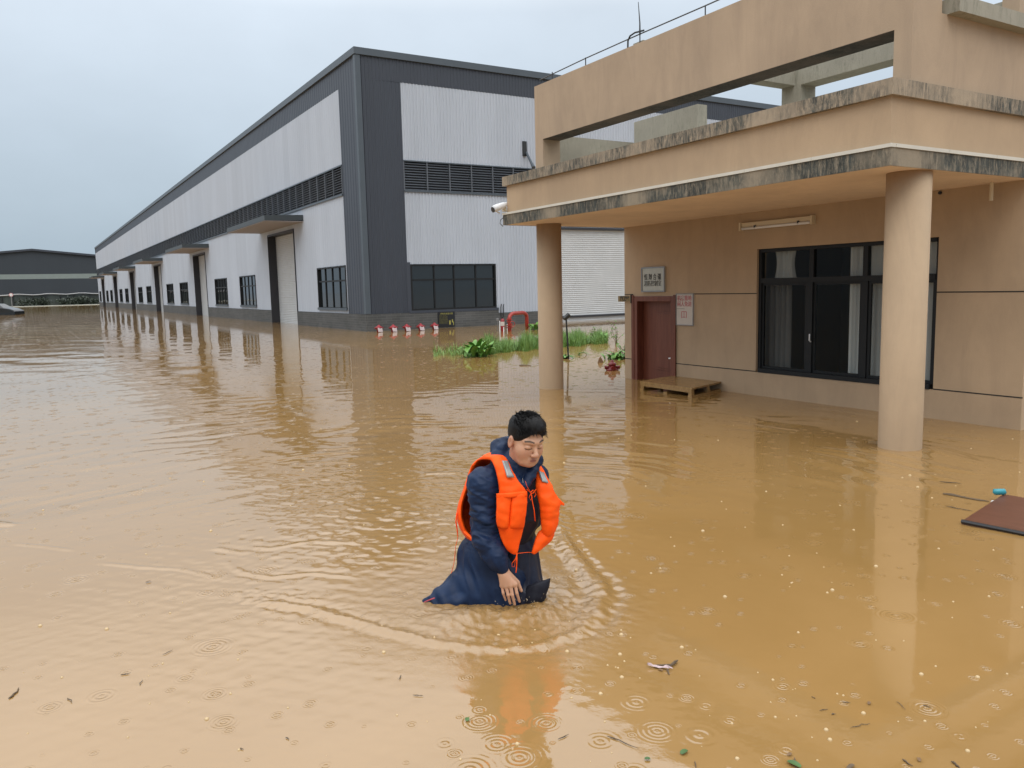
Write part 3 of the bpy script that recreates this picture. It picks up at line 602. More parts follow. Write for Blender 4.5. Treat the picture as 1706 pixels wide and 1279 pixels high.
nb = thing('notice_board', (15.5, WY - .06, .3), 'black board with rows of yellow writing on the brick plinth', 'notice board')
a, b = onY(729.5, 519.5, WY - .07), onY(758, 543, WY - .07)
mb = MB(); mb.box(a[0], b[0], WY - .085, WY - .055, b[2], a[2]); mb.build('panel', M['black'], nb)
L1 = '消防水泵接合器'; 
text(L1, .085, M['yellow'], 'heading', nb, ((a[0] + b[0]) / 2, WY - .087, a[2] - .09), (1, 0, 0), (0, 0, 1), .0, width=.62)
for i in range(7):
    z = a[2] - .17 - i * .055; s = ['操作说明一', '打开接口盖', '连接水带口', '开启控制阀', '供水至管网', '使用后关闭', '定期检查中'][i]
    text(s, .046, M['yellow'], 'lettering', nb, (a[0] + .25, WY - .087, z), (1, 0, 0), (0, 0, 1), -.001, width=.4)
mb = MB()
for q in ((.52, .60, .26, .13), (.66, .71, .30, .22), (.72, .75, .2, .1)): mb.box(a[0] + q[0], a[0] + q[1], WY - .089, WY - .086, b[2] + q[3] - .05, b[2] + q[2] - .0)
mb.build('diagram', M['yellow'], nb)
# red pipe arch, small extinguisher post, white stakes
P0 = onZ(849, 551.5); P1 = onZ(878, 548.5); zz = .82; dv = (P1 - P0)
rp = thing('fire_pipe', (P0[0], P0[1], -.5), 'thick red fire main pipe bent like an arch beside the warehouse', 'pipe')
mb = MB(); pts = [P0 + np.array([0, 0, -.5]), P0 + np.array([0, 0, .48])]
for t in np.linspace(0, math.pi / 2, 6): pts.append(P0 + dv * (.25 * (1 - math.cos(t))) + np.array([0, 0, .48 + .2 * math.sin(t)]))
for t in np.linspace(0, math.pi / 2, 6): pts.append(P0 + dv * (.75 + .25 * math.sin(t)) + np.array([0, 0, .48 + .2 * math.cos(t)]))
pts.append(P1 + np.array([0, 0, -.5])); mb.tube(pts, .075, 14); mb.build('bend', M['redpipe'], rp, smooth=True)
for z, r in ((.12, .12), (.20, .12), (.36, .11), (.44, .12)): mb = MB(); mb.lathe(P0[0], P0[1], [(r, z), (r, z + .035)], 18); mb.build('flange', M['redpipe'], rp)
mb = MB(); mb.tube([P0 + np.array([0, -.05, .28]), P0 + np.array([.0, -.22, .28])], .02, 8); mb.tube([P0 + np.array([.11 * math.cos(t), -.22, .28 + .11 * math.sin(t)]) for t in np.linspace(0, 2 * math.pi, 17)], .014, 6); mb.build('handwheel', M['redpipe'], rp)
ex = thing('fire_extinguisher', onZ(837.5, 550), 'small pinkish red extinguisher cylinder standing left of the red pipe arch', 'extinguisher'); g = onZ(837.5, 552)
mb = MB(); mb.lathe(g[0], g[1], [(.04, -.1), (.05, -.05), (.075, .16), (.08, .20), (.08, .40), (.07, .45), (.03, .50)], 18); mb.build('cylinder', M['red'], ex, smooth=True)
mb = MB(); mb.lathe(g[0], g[1], [(.03, .50), (.03, .56)], 10); mb.tube([(g[0], g[1], .55), (g[0] - .1, g[1], .58)], .015, 6); mb.build('valve', M['blackmetal'], ex)
mb = MB(); mb.lathe(g[0], g[1], [(.0815, .22), (.0815, .38)], 18); mb.build('body_label', M['paper'], ex)
for px_, py_, h, lab in ((832.6, 552.5, .42, 'thin white stake just left of the red extinguisher'), (839, 553.2, .20, 'short white stake in front of the red extinguisher'), (845, 548.5, .22, 'short white stake between extinguisher and red pipe')):
    g = onZ(px_, py_); mb = MB(); mb.tube([(g[0], g[1], -.6), (g[0] + .01, g[1], h)], .017, 8); tag(mb.build('stake', M['plastic']), lab, 'stake', 'white stakes by the red pipe')
g = onZ(829.5, 551.5); mb = MB(); mb.tube([(g[0], g[1], -.3), (g[0], g[1], .42)], .012, 6); mb.lathe(g[0], g[1], [(.0, .40), (.055, .42), (.055, .50), (.0, .52)], 12); tag(mb.build('valve_post', M['metal']), 'round pale valve head on a thin post, leftmost beside the pipes', 'valve post')
for dx in (834.5, 838.5):
    a = onY(dx, 518, WY - .12); mb = MB(); mb.tube([(a[0], WY - .12, .35), (a[0], WY - .12, .80), (a[0] + .04, WY - .12, .95)], .022, 6)
    tag(mb.build('vent_pipe', M['blackmetal']), 'dark vent pipe rising past the window sill corner, ' + ('left one' if dx < 836 else 'right one') + ' of the pair', 'pipe', 'dark vent pipes on the warehouse')
# red hydrant in the water, leaning garden lamp
g = onZ(1020, 616.5); rh = thing('hydrant', (g[0], g[1], 0), 'lone dark red hydrant half under water left of the gatehouse corner', 'hydrant')
mb = MB(); mb.lathe(g[0], g[1], [(.07, -.6), (.07, -.02), (.125, -.01), (.125, .03), (.075, .04), (.07, .10), (.085, .11), (.085, .125), (.055, .155), (.03, .17), (.03, .20), (.0, .205)], 20); mb.build('body', M['darkred'], rh, smooth=True)
for s in (-1, 1):
    e_ = np.array([.86 * s, -.5 * s, 0]); mb = MB(); mb.tube([g + e_ * .05 + np.array([0, 0, .06]), g + e_ * .125 + np.array([0, 0, .06]), g + e_ * .13 + np.array([0, 0, .06]), g + e_ * .15 + np.array([0, 0, .06])], [.03, .03, .04, .04], 12); mb.build('outlet', M['darkred'], rh)
mb = MB(); mb.tube([g + np.array([-.03, -.05, .05]), g + np.array([-.06, -.12, .05])], .045, 14); mb.build('outlet', M['darkred'], rh)
g = onZ(947, 597); gl = thing('garden_lamp', (g[0], g[1], -.4), 'small black spotlight on a thin leaning pole right of the far column', 'garden lamp')
tp = onY(943.3, 531, g[1]); mb = MB(); mb.tube([g + (g - tp) * .4, g, tp], .02, 8); mb.build('pole', M['blackmetal'], gl)
mb = MB(); mb.tube([tp + np.array([-.06, 0, .0]), tp + np.array([.0, 0, .04]), tp + np.array([.07, -.02, .10])], [.04, .055, .06], 10); mb.build('lamp_head', M['blackmetal'], gl)
# ================================================================== plants
def blade(m_, p, h, lean, az, wd, seg=3, droop=0.0):
    d = np.array([math.cos(az), math.sin(az), 0]); s = np.array([-d[1], d[0], 0]); vs = []
    for i in range(seg + 1):
        t = i / seg; c = np.array(p) + d * lean * t * t + np.array([0, 0, h * (t - droop * t * t)]); w_ = wd * (1 - t ** 1.6) * .5
        vs += [c - s * w_, c + s * w_] if i < seg else [c]
    fs = [(2 * i, 2 * i + 1, 2 * i + 3, 2 * i + 2) for i in range(seg - 1)] + [(2 * seg - 2, 2 * seg - 1, 2 * seg)]
    m_.add(vs, fs)
gm = MB(); r = random.Random(3)
for i in range(15000):
    px_ = r.uniform(722, 1012)
    dens = .12 if px_ < 765 else (.8 if px_ < 800 else 1)
    if r.random() > dens: continue
    base = np.interp(px_, [720, 760, 800, 850, 900, 960, 1012], [593, 592, 590, 586, 580, 575, 571.5])
    cl = math.sin(px_ * .21) + math.sin(px_ * .093 + 1); py_ = base - abs(r.gauss(0, 6.5)) + r.uniform(0, 1.5) + cl * 1.0
    g = onZ(px_, py_); hh = r.uniform(.16, .50) * (.75 + .22 * cl) * (.6 if px_ < 790 else 1)
    blade(gm, (g[0], g[1], -.03), max(.05, hh), r.uniform(.02, .22), r.uniform(0, 6.28), r.uniform(.008, .02))
tag(gm.build('grass', M['grass']), 'strip of long green grass poking out of the flood behind the far column', kind='stuff')
def broadleaf(m_, p, length, az, tilt, wd, curl=.6):
    d = np.array([math.cos(az), math.sin(az), 0]); s = np.array([-d[1], d[0], 0]); n = 7; vs = []
    c = np.array(p, float); ang = tilt
    for i in range(n + 1):
        t = i / n; w_ = wd * math.sin(math.pi * min(1, t * .93 + .07)) ** .8 * .5 + .004
        vs += [c - s * w_ + np.array([0, 0, w_ * .35]), c, c + s * w_ + np.array([0, 0, w_ * .35])]
        c = c + (d * math.cos(ang) + np.array([0, 0, math.sin(ang)])) * length / n; ang -= curl * 2.2 / n
    m_.add(vs, [f for i in range(n) for f in ((3 * i, 3 * i + 1, 3 * i + 4, 3 * i + 3), (3 * i + 1, 3 * i + 2, 3 * i + 5, 3 * i + 4))])
def plant(name, px_, py_, n, ln, wd, lab, mt, seed, spread=.1, cat='plant', stem=True, tilt=(.7, 1.4)):
    r = random.Random(seed); g = onZ(px_, py_); t = thing(name, (g[0], g[1], 0), lab, cat); m_ = MB(); s_ = MB()
    for i in range(n):
        az = r.uniform(0, 6.28); b = g + np.array([r.gauss(0, spread), r.gauss(0, spread * .6), -.02]); ln_ = ln * r.uniform(.6, 1.1)
        broadleaf(m_, b + np.array([0, 0, r.uniform(0, .08)]), ln_, az, r.uniform(*tilt), wd * r.uniform(.7, 1.1), r.uniform(.35, .9))
        s_.tube([b + np.array([0, 0, -.1]), b + np.array([0, 0, .08])], .008, 5)
    m_.build('leaves', mt, t, smooth=True); s_.build('stem', M['leaf2'], t); return t
plant('leafy_plant', 788, 594, 26, .52, .15, 'big bright green broad-leaved clump at the left end of the grass', M['leaf'], 11, .17, tilt=(.95, 1.5))
plant('leafy_plant', 809, 594, 18, .52, .12, 'taller narrow broad-leaved clump just right of the biggest one', M['leaf'], 12, .10, tilt=(1.0, 1.5))
plant('leafy_plant', 893, 549, 14, .5, .16, 'pale leafy plant by the plinth, left of the far column', M['leaf'], 13, .12)
plant('leafy_plant', 939, 597, 8, .42, .12, 'low drooping leaves at the foot of the leaning lamp', M['leaf'], 14, .08, tilt=(.1, .6))
plant('leafy_plant', 962, 592, 3, .40, .05, 'few thin leaning leaves right of the leaning lamp', M['leaf'], 15, .04, tilt=(.2, .6))
plant('leafy_plant', 1030, 598, 60, .30, .07, 'dense green ferny clump at the gatehouse corner', M['leaf'], 16, .13, tilt=(.3, 1.3))
plant('leafy_plant', 1003, 570, 16, .35, .09, 'small leafy tuft at the right end of the grass', M['leaf'], 17, .1)
for i, (px_, py_, hh, lab) in enumerate(((1026, 574, .75, 'bare twiggy weed standing behind the ferny clump'), (985, 568, .5, 'thin upright weed above the right part of the grass'), (1040, 592, .45, 'arched brown stem over the ferny clump'))):
    g = onZ(px_, py_); rr = random.Random(70 + i); t = thing('weed', (g[0], g[1], 0), lab, 'weed'); m_ = MB(); lf = MB()
    for j in range(6 if i != 1 else 3):
        az = rr.uniform(0, 6.28); p = g.copy(); pts = [p + np.array([0, 0, -.1])]; d = np.array([math.cos(az) * .3, math.sin(az) * .3, 1.0])
        for k in range(6): d = d + np.array([rr.gauss(0, .2), rr.gauss(0, .2), -.1]); p = p + d / np.linalg.norm(d) * hh / 6; pts.append(p); 
        m_.tube(pts, [.009, .008, .007, .006, .005, .004, .003], 4)
        for k in range(14): q = pts[rr.randint(2, 6)]; broadleaf(lf, q, rr.uniform(.04, .09), rr.uniform(0, 6.28), rr.uniform(-.3, .8), .022)
    m_.build('stem', M['twig'], t); lf.build('leaves', M['leaf'], t)
# ================================================================== floating board, stick, debris
A = onZ(1602, 868, .02); B = onZ(1672, 823, .05); D_ = onZ(1712, 890, .015); Cq = D_ + (B - A)
fbd = thing('floating_board', (A[0], A[1], 0), 'dark red-brown board afloat at the right edge of the photo', 'board')
def tb(m_, P, th): m_.add([tuple(p) for p in P] + [(p[0], p[1], p[2] - th) for p in P], [(0, 1, 2, 3), (7, 6, 5, 4), (0, 4, 5, 1), (1, 5, 6, 2), (2, 6, 7, 3), (3, 7, 4, 0)])
D2 = A + (D_ - A) * 3.2; mb = MB(); tb(mb, [A, D2, D2 + (B - A), B], .03); mb.build('panel', M['board'], fbd)
e1 = (D_ - A) / np.linalg.norm(D_ - A); mb = MB(); mb.tube([A + np.array([0, 0, .0]), D2 + np.array([0, 0, -.0])], .014, 6); mb.build('edge_strip', M['black'], fbd)
g = onZ(1665, 824, .05); M['teal'] = mat('teal_plastic', (.03, .25, .30), .3)
mb = MB(); mb.tube([g + np.array([-.035, .02, .01]), g + np.array([-.03, .018, .022]), g + np.array([.03, -.015, .022]), g + np.array([.036, -.02, .008])], [.012, .024, .024, .015], 12); tag(mb.build('plastic_scrap', M['teal'], smooth=True), 'small teal plastic scrap at the far corner of the floating board', 'plastic scrap')
g = onZ(1654.5, 834, .02); mb = MB(); mb.box(g[0] - .012, g[0] + .014, g[1] - .01, g[1] + .01, .005, .02); tag(mb.build('foam_scrap', M['plastic']), 'tiny white foam scrap beside the floating board', 'foam scrap')
def stick(p, q, r0, lab, name='stick', mt='twig', grp=None, seed=0, kink=.0):
    rr = random.Random(seed); a = onZ(*p, .004); b = onZ(*q, .004); n = 5; pts = []
    for i in range(n + 1):
        t = i / n; w_ = (b - a); s = np.array([-w_[1], w_[0], 0]); pts.append(a + w_ * t + s * kink * math.sin(3.14 * t) + s * rr.gauss(0, .03))
    m_ = MB(); m_.tube(pts, [r0 * f * rr.uniform(.6, 1.1) for f in (.35, .8, .75, .7, .55, .2)], 6); return tag(m_.build(name, M[mt]), lab, 'twig' if name != 'stick' else 'stick', grp)
stick((1570, 822.5), (1648, 835), .016, 'brown stick floating just left of the floating board', seed=1)
stick((1565, 802), (1602, 805), .006, 'thin submerged twig above the brown stick', 'twig', seed=2)
stick((1576, 843), (1620, 851), .005, 'faint twig under the brown stick, near the board tip', 'twig', seed=3)
stick((865, 608.5), (885, 609), .03, 'dark flat stick afloat left of the far column', seed=4)
g = onZ(1001, 604, 0); mb = MB(); mb.add([g + np.array([-.09, 0, 0]), g + np.array([.08, 0, 0]), g + np.array([.02, .03, .13]), g + np.array([-.03, .03, .1]), g + np.array([0, .1, 0])], [(0, 1, 2, 3), (1, 4, 2), (4, 0, 3), (4, 3, 2)]); tag(mb.build('rock', M['dryleaf']), 'little brown lump poking out of the water left of the lone hydrant', 'rock')
dl = [((16, 1163), (33, 1145), .012, 'blue-grey twig near the lower left edge'), ((201, 1124), (217, 1121), .006, 'thin dark twig left of the lower middle of the left water'), ((233, 1141), (238, 1132), .005, 'short steep twig right of a thin dark twig'), ((272, 1090), (288, 1082), .005, 'slanting twig above the others at lower left'),
      ((113, 1162), (119, 1170), .006, 'tiny reddish twig low at left'), ((400, 1246), (406, 1248), .006, 'tiny dark twig at the bottom left'), ((665, 1131), (669, 1124), .006, 'small upright dark twig left of the man\'s reflection'), ((688, 1157), (705, 1159), .005, 'flat twig at the left of the reflection'), ((930, 1231), (948, 1223), .006, 'dark split twig right of the reflection near the bottom'),
      ((1012, 1225), (1064, 1246), .006, 'long pale twig at bottom centre'), ((1365, 1183), (1380, 1181), .004, 'pale twig left of the debris patch'), ((1403, 1169), (1417, 1170), .005, 'twig at the top of the debris patch'), ((1417, 1212), (1450, 1204), .004, 'long thin twig in the debris patch'), ((1495, 1168), (1510, 1182), .004, 'slanting twig right of the debris patch'), ((1538, 1174), (1552, 1178), .006, 'dark twig at the right of the debris patch'),
      ((1504, 1264), (1520, 1276), .008, 'slanting twig at the bottom edge right'), ((1585, 1268), (1600, 1279), .012, 'thick dark stick end at the bottom edge right'), ((1324, 1262), (1326, 1279), .009, 'upright dark stem at the bottom edge'), ((1158, 1268), (1160, 1279), .007, 'short dark stem at the bottom edge left of the leaf'), ((1352, 1160), (1359, 1163), .005, 'tiny twig above the debris patch'),
      ((1385, 1189), (1392, 1189), .008, 'short dark chip in the debris patch'), ((476, 1228), (482, 1231), .006, 'dark speck twig at lower left centre')]
for i, d in enumerate(dl): stick(d[0], d[1], d[2] * .5, d[3], 'twig', 'twig', 'floating twigs', 20 + i)
def leaf(px_, py_, ln, az, mt, lab, grp='floating leaves'):
    g = onZ(px_, py_, .004); m_ = MB(); broadleaf(m_, (g[0], g[1], .004), ln, az, .15, ln * (.38 if mt == 'leaf2' else .2), .12); tag(m_.build('leaf', M[mt], smooth=True), lab, 'leaf', grp)
leaf(1334, 1278, .05, 1.8, 'leaf2', 'green leaf standing at the bottom edge'); leaf(1135, 1256, .035, .2, 'leaf2', 'green leaf lying flat near the bottom'); leaf(1074, 1264, .02, -.6, 'leaf2', 'small green leaf scrap at bottom centre')
leaf(1447, 1173, .022, .4, 'dryleaf', 'dark dry leaf chip in the debris patch'); leaf(1412, 1281, .04, .1, 'twig', 'brown leaf litter at the bottom edge'); leaf(778, 1201, .025, 1, 'leaf2', 'greenish scrap on the edge of the reflection'); leaf(1104, 1117, .02, 1.9, 'dryleaf', 'tiny brown scrap by the pale feather-like litter')
leaf(1312, 1258, .022, 0, 'dryleaf', 'dry chip near the bottom right stems'); leaf(1532, 1268, .022, .7, 'dryleaf', 'dry chip near the bottom edge'); leaf(243, 970, .03, .3, 'dryleaf', 'brown speck leaf left of the wave ridge')
ft = thing('litter', onZ(1104, 1112, 0), 'pale crumpled wrapper with a brown twig end, right of the reflection', 'litter')
mb = MB(); r = random.Random(5); a = onZ(1079, 1109, .006); b = onZ(1120, 1114, .006); vs = []
for i in range(9):
    t = i / 8; c = a + (b - a) * t; w_ = .012 * math.sin(math.pi * (t * .9 + .05)) + .002
    vs += [c + np.array([r.gauss(0, .002), -w_, r.uniform(0, .006)]), c + np.array([0, 0, r.uniform(.004, .016)]), c + np.array([r.gauss(0, .002), w_, r.uniform(0, .006)])]
mb.add(vs, [f for i in range(8) for f in ((3 * i, 3 * i + 3, 3 * i + 4, 3 * i + 1), (3 * i + 1, 3 * i + 4, 3 * i + 5, 3 * i + 2))]); M['wrap'] = var('pale_wrapper', (.48, .36, .36), .4, .3, 60); mb.build('wrapper', M['wrap'], ft)
mb = MB(); mb.tube([onZ(1090, 1108, .008), onZ(1118, 1108, .01), onZ(1124, 1103, .01), onZ(1129, 1100, .008)], [.003, .006, .007, .003], 6); mb.tube([onZ(1112, 1116, .004), onZ(1115, 1124, .002)], [.006, .002], 5); mb.build('twig_end', M['twig'], ft)
# ================================================================== flood water: one sheet, real waves near, finer ripples in the bump
def gz(px, py, z=0.0): return onZ(px, py, z, 1.6)[:2]
def spectrum(x, y, l0, l1, n, seed, az=None, sp=3.14):
    r = np.random.RandomState(seed); h = np.zeros_like(x)
    for i in range(n):
        lam = l0 * (l1 / l0) ** r.rand(); a = (r.rand() * 6.283 if az is None else az + (r.rand() - .5) * sp); k = 6.283 / lam
        h += lam * np.sin(k * (x * math.cos(a) + y * math.sin(a)) + r.rand() * 6.283)
    return h / (n ** .5) / ((l0 + l1) / 2)
def pdist(x, y, pts):
    P_ = [gz(*p) for p in pts]; d = np.full_like(x, 1e9); s = np.zeros_like(x); tot = 0; sg = np.zeros_like(x)
    for a, b in zip(P_[:-1], P_[1:]):
        ab = b - a; l = np.hypot(*ab); t = np.clip(((x - a[0]) * ab[0] + (y - a[1]) * ab[1]) / l ** 2, 0, 1)
        dx, dy = x - a[0] - t * ab[0], y - a[1] - t * ab[1]; q = np.hypot(dx, dy); m_ = q < d
        sg = np.where(m_, np.sign(ab[0] * dy - ab[1] * dx), sg); s = np.where(m_, tot + t * l, s); d = np.where(m_, q, d); tot += l
    return d, s / tot, sg
def crest(x, y, pts, amp, wid, tail=1.0):
    d, s, sg = pdist(x, y, pts); w_ = np.where(sg > 0, wid * 1.8, wid)
    e = np.clip(np.minimum(s, 1 - s) * 6, 0, 1) ** .7
    return amp * e * (np.exp(-(d / w_) ** 2) - .45 * np.exp(-((d - 2.2 * wid) / (1.3 * wid)) ** 2))
PX, PY = gz(850, 1010)
def water_h(x, y):
    rr = np.hypot(x, y); dp = np.hypot(x - PX, y - PY); h = np.zeros_like(x)
    W1 = [(415, 998), (520, 1015), (620, 1044), (720, 1070), (820, 1082), (900, 1077), (960, 1056), (1002, 1025), (1014, 995), (1000, 965), (965, 930), (940, 893), (925, 850)]
    h += crest(x, y, W1, .0115, .024); dW, _, sW = pdist(x, y, W1); h += np.exp(-((dW - .05 * (sW > 0)) / .09) ** 2) * .0036 * spectrum(x, y, .04, .11, 40, 41)
    for p, a, w_ in (([(158, 937), (235, 945), (300, 948), (345, 958), (382, 969)], .0035, .014), ([(14, 905), (70, 910), (126, 918)], .003, .014), ([(375, 935), (400, 953), (450, 962), (520, 955), (600, 962)], .004, .016),
                     ([(355, 913), (375, 916), (400, 922)], .004, .018), ([(415, 912), (450, 914), (520, 902), (600, 905)], .004, .02), ([(-30, 868), (25, 876)], .008, .03), ([(925, 890), (955, 935), (995, 980), (985, 1020), (950, 1045)], .016, .035), ([(690, 790), (760, 787), (800, 798)], .004, .03)):
        h += crest(x, y, p, a, w_)
    near = np.exp(-(dp / .42) ** 2)
    h += near * (.0046 * spectrum(x, y, .05, .16, 28, 1) + .0052 * spectrum(x, y, .022, .06, 30, 12)) + np.exp(-((dp - .30) / .16) ** 2) * .003 * spectrum(x, y, .03, .08, 20, 2)
    # body wave pushed up round the wader
    h += np.exp(-(((x - gz(955, 985)[0]) ** 2 + (y - gz(955, 985)[1]) ** 2) / .30 ** 2)) * .0042 * spectrum(x, y, .045, .13, 44, 43)
    q = gz(800, 1025); q2 = gz(900, 1018)
    for c_, a_, s_ in ((q, .028, .10), (q2, .026, .09), (gz(760, 1030), .018, .09), (gz(850, 1030), .030, .08)): h += a_ * np.exp(-(((x - c_[0]) ** 2 + (y - c_[1]) ** 2) / s_ ** 2))
    # choppy wake behind and to the left of the wader
    c2 = gz(640, 860); dx, dy = x - c2[0], y - c2[1]; wk = np.exp(-((dx * .86 - dy * .5) / 1.25) ** 2 - ((dx * .5 + dy * .86) / 2.2) ** 2)
    h += wk * (.0011 * spectrum(x, y, .10, .30, 24, 3, 1.0, 1.9) + .0015 * spectrum(x, y, .045, .12, 34, 33, 1.0, 2.2))
    c3 = gz(700, 900); d3 = np.hypot(x - c3[0], y - c3[1])
    ring = np.exp(-((d3 - 5.0) / 3.4) ** 2) * np.clip((6.6 - (x * .857 - y * .515)) / 3, 0, 1) * np.clip((y * .857 + x * .515 - 4.6) / 2, 0, 1)
    h += ring * np.clip(.5 + 1.2 * spectrum(x, y, 1.2, 3.5, 10, 15), 0, 1.2) * (.0030 * np.sin(d3 * 6.283 / .42 + 2.5 * spectrum(x, y, 1.0, 3.0, 9, 16)) + .0015 * np.sin(d3 * 6.283 / .22 + 3 * spectrum(x, y, .8, 2.0, 9, 17)))
    gate = np.clip((7.6 - x) / 4.0, .04, 1)           # sheltered in front of the gatehouse
    h += np.clip((rr - 4) / 6, 0, 1) * gate * np.clip(.6 + spectrum(x, y, 1.5, 5, 10, 18), .1, 1.4) * (.0016 * spectrum(x, y, .25, .8, 26, 4, 1.0, 2.4) + .0012 * spectrum(x, y, .12, .3, 20, 5))
    h += .0010 * spectrum(x, y, .7, 1.8, 12, 6) * np.clip((rr - 2.8) / 4, 0.15, 1) * np.clip(gate + .1, 0, 1)
    h += np.clip((rr - 12) / 20, 0, 1) * gate * .007 * spectrum(x, y, .9, 2.6, 18, 7, 1.0, 2.4)
    return h * np.clip((130 - rr) / 60, 0, 1)
ang = np.concatenate([np.arange(-14, 112, .20), np.arange(112, 346, 6.0)]) * math.pi / 180
rad = [1.0]
while rad[-1] < 26: rad.append(rad[-1] * (1 + (.0038 if rad[-1] < 9 else .0075)))
while rad[-1] < 140: rad.append(rad[-1] * 1.02)
while rad[-1] < 1500: rad.append(rad[-1] * 1.25)
rad = np.array(rad); A_, R2 = np.meshgrid(ang, rad)
XX, YY = R2 * np.cos(A_), R2 * np.sin(A_); ZZ = water_h(XX, YY)
na, nr = len(ang), len(rad)
V_ = np.stack([XX, YY, ZZ], -1).reshape(-1, 3); V_ = np.vstack([V_, [[0, 0, 0]]])
i, j = np.meshgrid(np.arange(nr - 1), np.arange(na), indexing='ij'); j2 = (j + 1) % na
Q = np.stack([i * na + j, (i + 1) * na + j, (i + 1) * na + j2, i * na + j2], -1).reshape(-1, 4)
c0 = np.full(na, len(V_) - 1); T_ = np.stack([c0, np.arange(na), (np.arange(na) + 1) % na], -1)
def fastmesh(name, V, Q, T=None, mats=(), smooth=True):
    me = bpy.data.meshes.new(name); me.vertices.add(len(V)); me.vertices.foreach_set('co', np.asarray(V, np.float32).ravel())
    nq = len(Q); ntr = 0 if T is None else len(T); me.loops.add(nq * 4 + ntr * 3)
    idx = np.asarray(Q).ravel() if T is None else np.concatenate([np.asarray(Q).ravel(), np.asarray(T).ravel()])
    me.loops.foreach_set('vertex_index', idx.astype(np.int32)); me.polygons.add(nq + ntr)
    ls = np.concatenate([np.arange(nq) * 4, nq * 4 + np.arange(ntr) * 3]); me.polygons.foreach_set('loop_start', ls.astype(np.int32))
    me.polygons.foreach_set('use_smooth', np.full(nq + ntr, smooth)); me.update(calc_edges=True); me.validate()
    for mm in mats: me.materials.append(mm)
    return me
mw = mat('flood_water', (.30, .16, .04), .04, ior=1.85)
def water_mat(m):
    N, L, b = nodes(m)
    silt = ramp_(m, noise(m, .35, 5, .6, dist=.8).outputs['Fac'], [(.3, (.258, .148, .048)), (.7, (.308, .182, .066))]); setc(m, silt.outputs[0])
    g = N.new('ShaderNodeNewGeometry')
    def ma(op, a, b_=None, c=None, clamp=False):
        x = N.new('ShaderNodeMath'); x.operation = op; x.use_clamp = clamp
        for i_, v in enumerate((a, b_, c)):
            if v is None: continue
            if isinstance(v, (int, float)): x.inputs[i_].default_value = v
            else: L.new(v, x.inputs[i_])
        return x.outputs[0]
    tot = None
    for scale, lam, rmax, prob, off in ((3.6, .017, .085, .45, 0), (6.5, .012, .04, .5, 7.3), (2.1, .024, .13, .30, 3.1)):
        mp = N.new('ShaderNodeMapping'); mp.inputs['Location'].default_value = (off, off * 1.7, 0); mp.inputs['Scale'].default_value = (1, 1, 0); L.new(g.outputs['Position'], mp.inputs[0])
        v = N.new('ShaderNodeTexVoronoi'); v.inputs['Scale'].default_value = scale; v.voronoi_dimensions = '2D'; L.new(mp.outputs[0], v.inputs['Vector'])
        s = N.new('ShaderNodeSeparateColor'); L.new(v.outputs['Color'], s.inputs[0])
        d = ma('DIVIDE', v.outputs['Distance'], scale); R0 = ma('MULTIPLY_ADD', s.outputs[1], rmax * .75, rmax * .25)
        win = ma('SUBTRACT', 1.0, ma('DIVIDE', d, R0), clamp=True); win = ma('MULTIPLY', win, ma('DIVIDE', d, .01, clamp=True))
        wave = ma('SINE', ma('MULTIPLY_ADD', d, 6.283 / lam, ma('MULTIPLY', s.outputs[2], 6.283)))
        k = ma('MULTIPLY', ma('MULTIPLY', wave, win), ma('GREATER_THAN', s.outputs[0], 1 - prob)); tot = k if tot is None else ma('ADD', tot, k)
    for px_, py_, R1, lam in ((753, 1094, .075, .017), (1095, 1218, .11, .020), (865, 1262, .13, .022), (828, 1240, .10, .020), (910, 1205, .10, .018), (1165, 1225, .11, .034), (965, 1056, .07, .016), (1216, 1200, .06, .015), (1176, 1176, .06, .018), (1000, 1235, .10, .022), (1310, 1250, .07, .018), (1060, 1170, .10, .024), (1600, 1228, .06, .02), (1040, 1050, .05, .03)):
        c_ = gz(px_, py_); vd = N.new('ShaderNodeVectorMath'); vd.operation = 'DISTANCE'; L.new(g.outputs['Position'], vd.inputs[0]); vd.inputs[1].default_value = (float(c_[0]), float(c_[1]), 0)
        d = vd.outputs['Value']; wv = ma('SINE', ma('MULTIPLY', d, 6.283 / lam)); wn = ma('SUBTRACT', 1.0, ma('DIVIDE', d, R1), clamp=True); tot = ma('MULTIPLY_ADD', ma('MULTIPLY', wv, ma('MULTIPLY', wn, wn)), .6, tot)
    bump(m, tot, 1.0, .0011)
    msk = ramp_(m, noise(m, .22, 3, .5).outputs['Fac'], [(.40, (.25, .25, .25)), (.62, (1, 1, 1))])
    rp = ma('MULTIPLY', noise(m, 11, 4, .55, (1, 1, 0)).outputs['Fac'], msk.outputs[0]); sx = N.new('ShaderNodeSeparateXYZ'); L.new(g.outputs['Position'], sx.inputs[0]); sh = N.new('ShaderNodeMapRange'); L.new(sx.outputs[0], sh.inputs[0]); sh.inputs[1].default_value = 2.5; sh.inputs[2].default_value = 5.5; sh.inputs[3].default_value = 1; sh.inputs[4].default_value = .2
    rp = ma('MULTIPLY', rp, sh.outputs[0]); bump(m, rp, .22, .006)
    bump(m, noise(m, 45, 2, .5, (1, 1, 0)).outputs['Fac'], .04, .002)
    vd = N.new('ShaderNodeVectorMath'); vd.operation = 'DISTANCE'; L.new(g.outputs['Position'], vd.inputs[0]); vd.inputs[1].default_value = (float(PX) - .12, float(PY) + .12, 0)
    fr = N.new('ShaderNodeMapRange'); L.new(vd.outputs['Value'], fr.inputs[0]); fr.inputs[1].default_value = .30; fr.inputs[2].default_value = .95; fr.inputs[3].default_value = 1; fr.inputs[4].default_value = 0
    bump(m, ma('MULTIPLY', noise(m, 62, 5, .7, (1, 1, 0), .8).outputs['Fac'], fr.outputs[0]), .55, .006)
water_mat(mw)
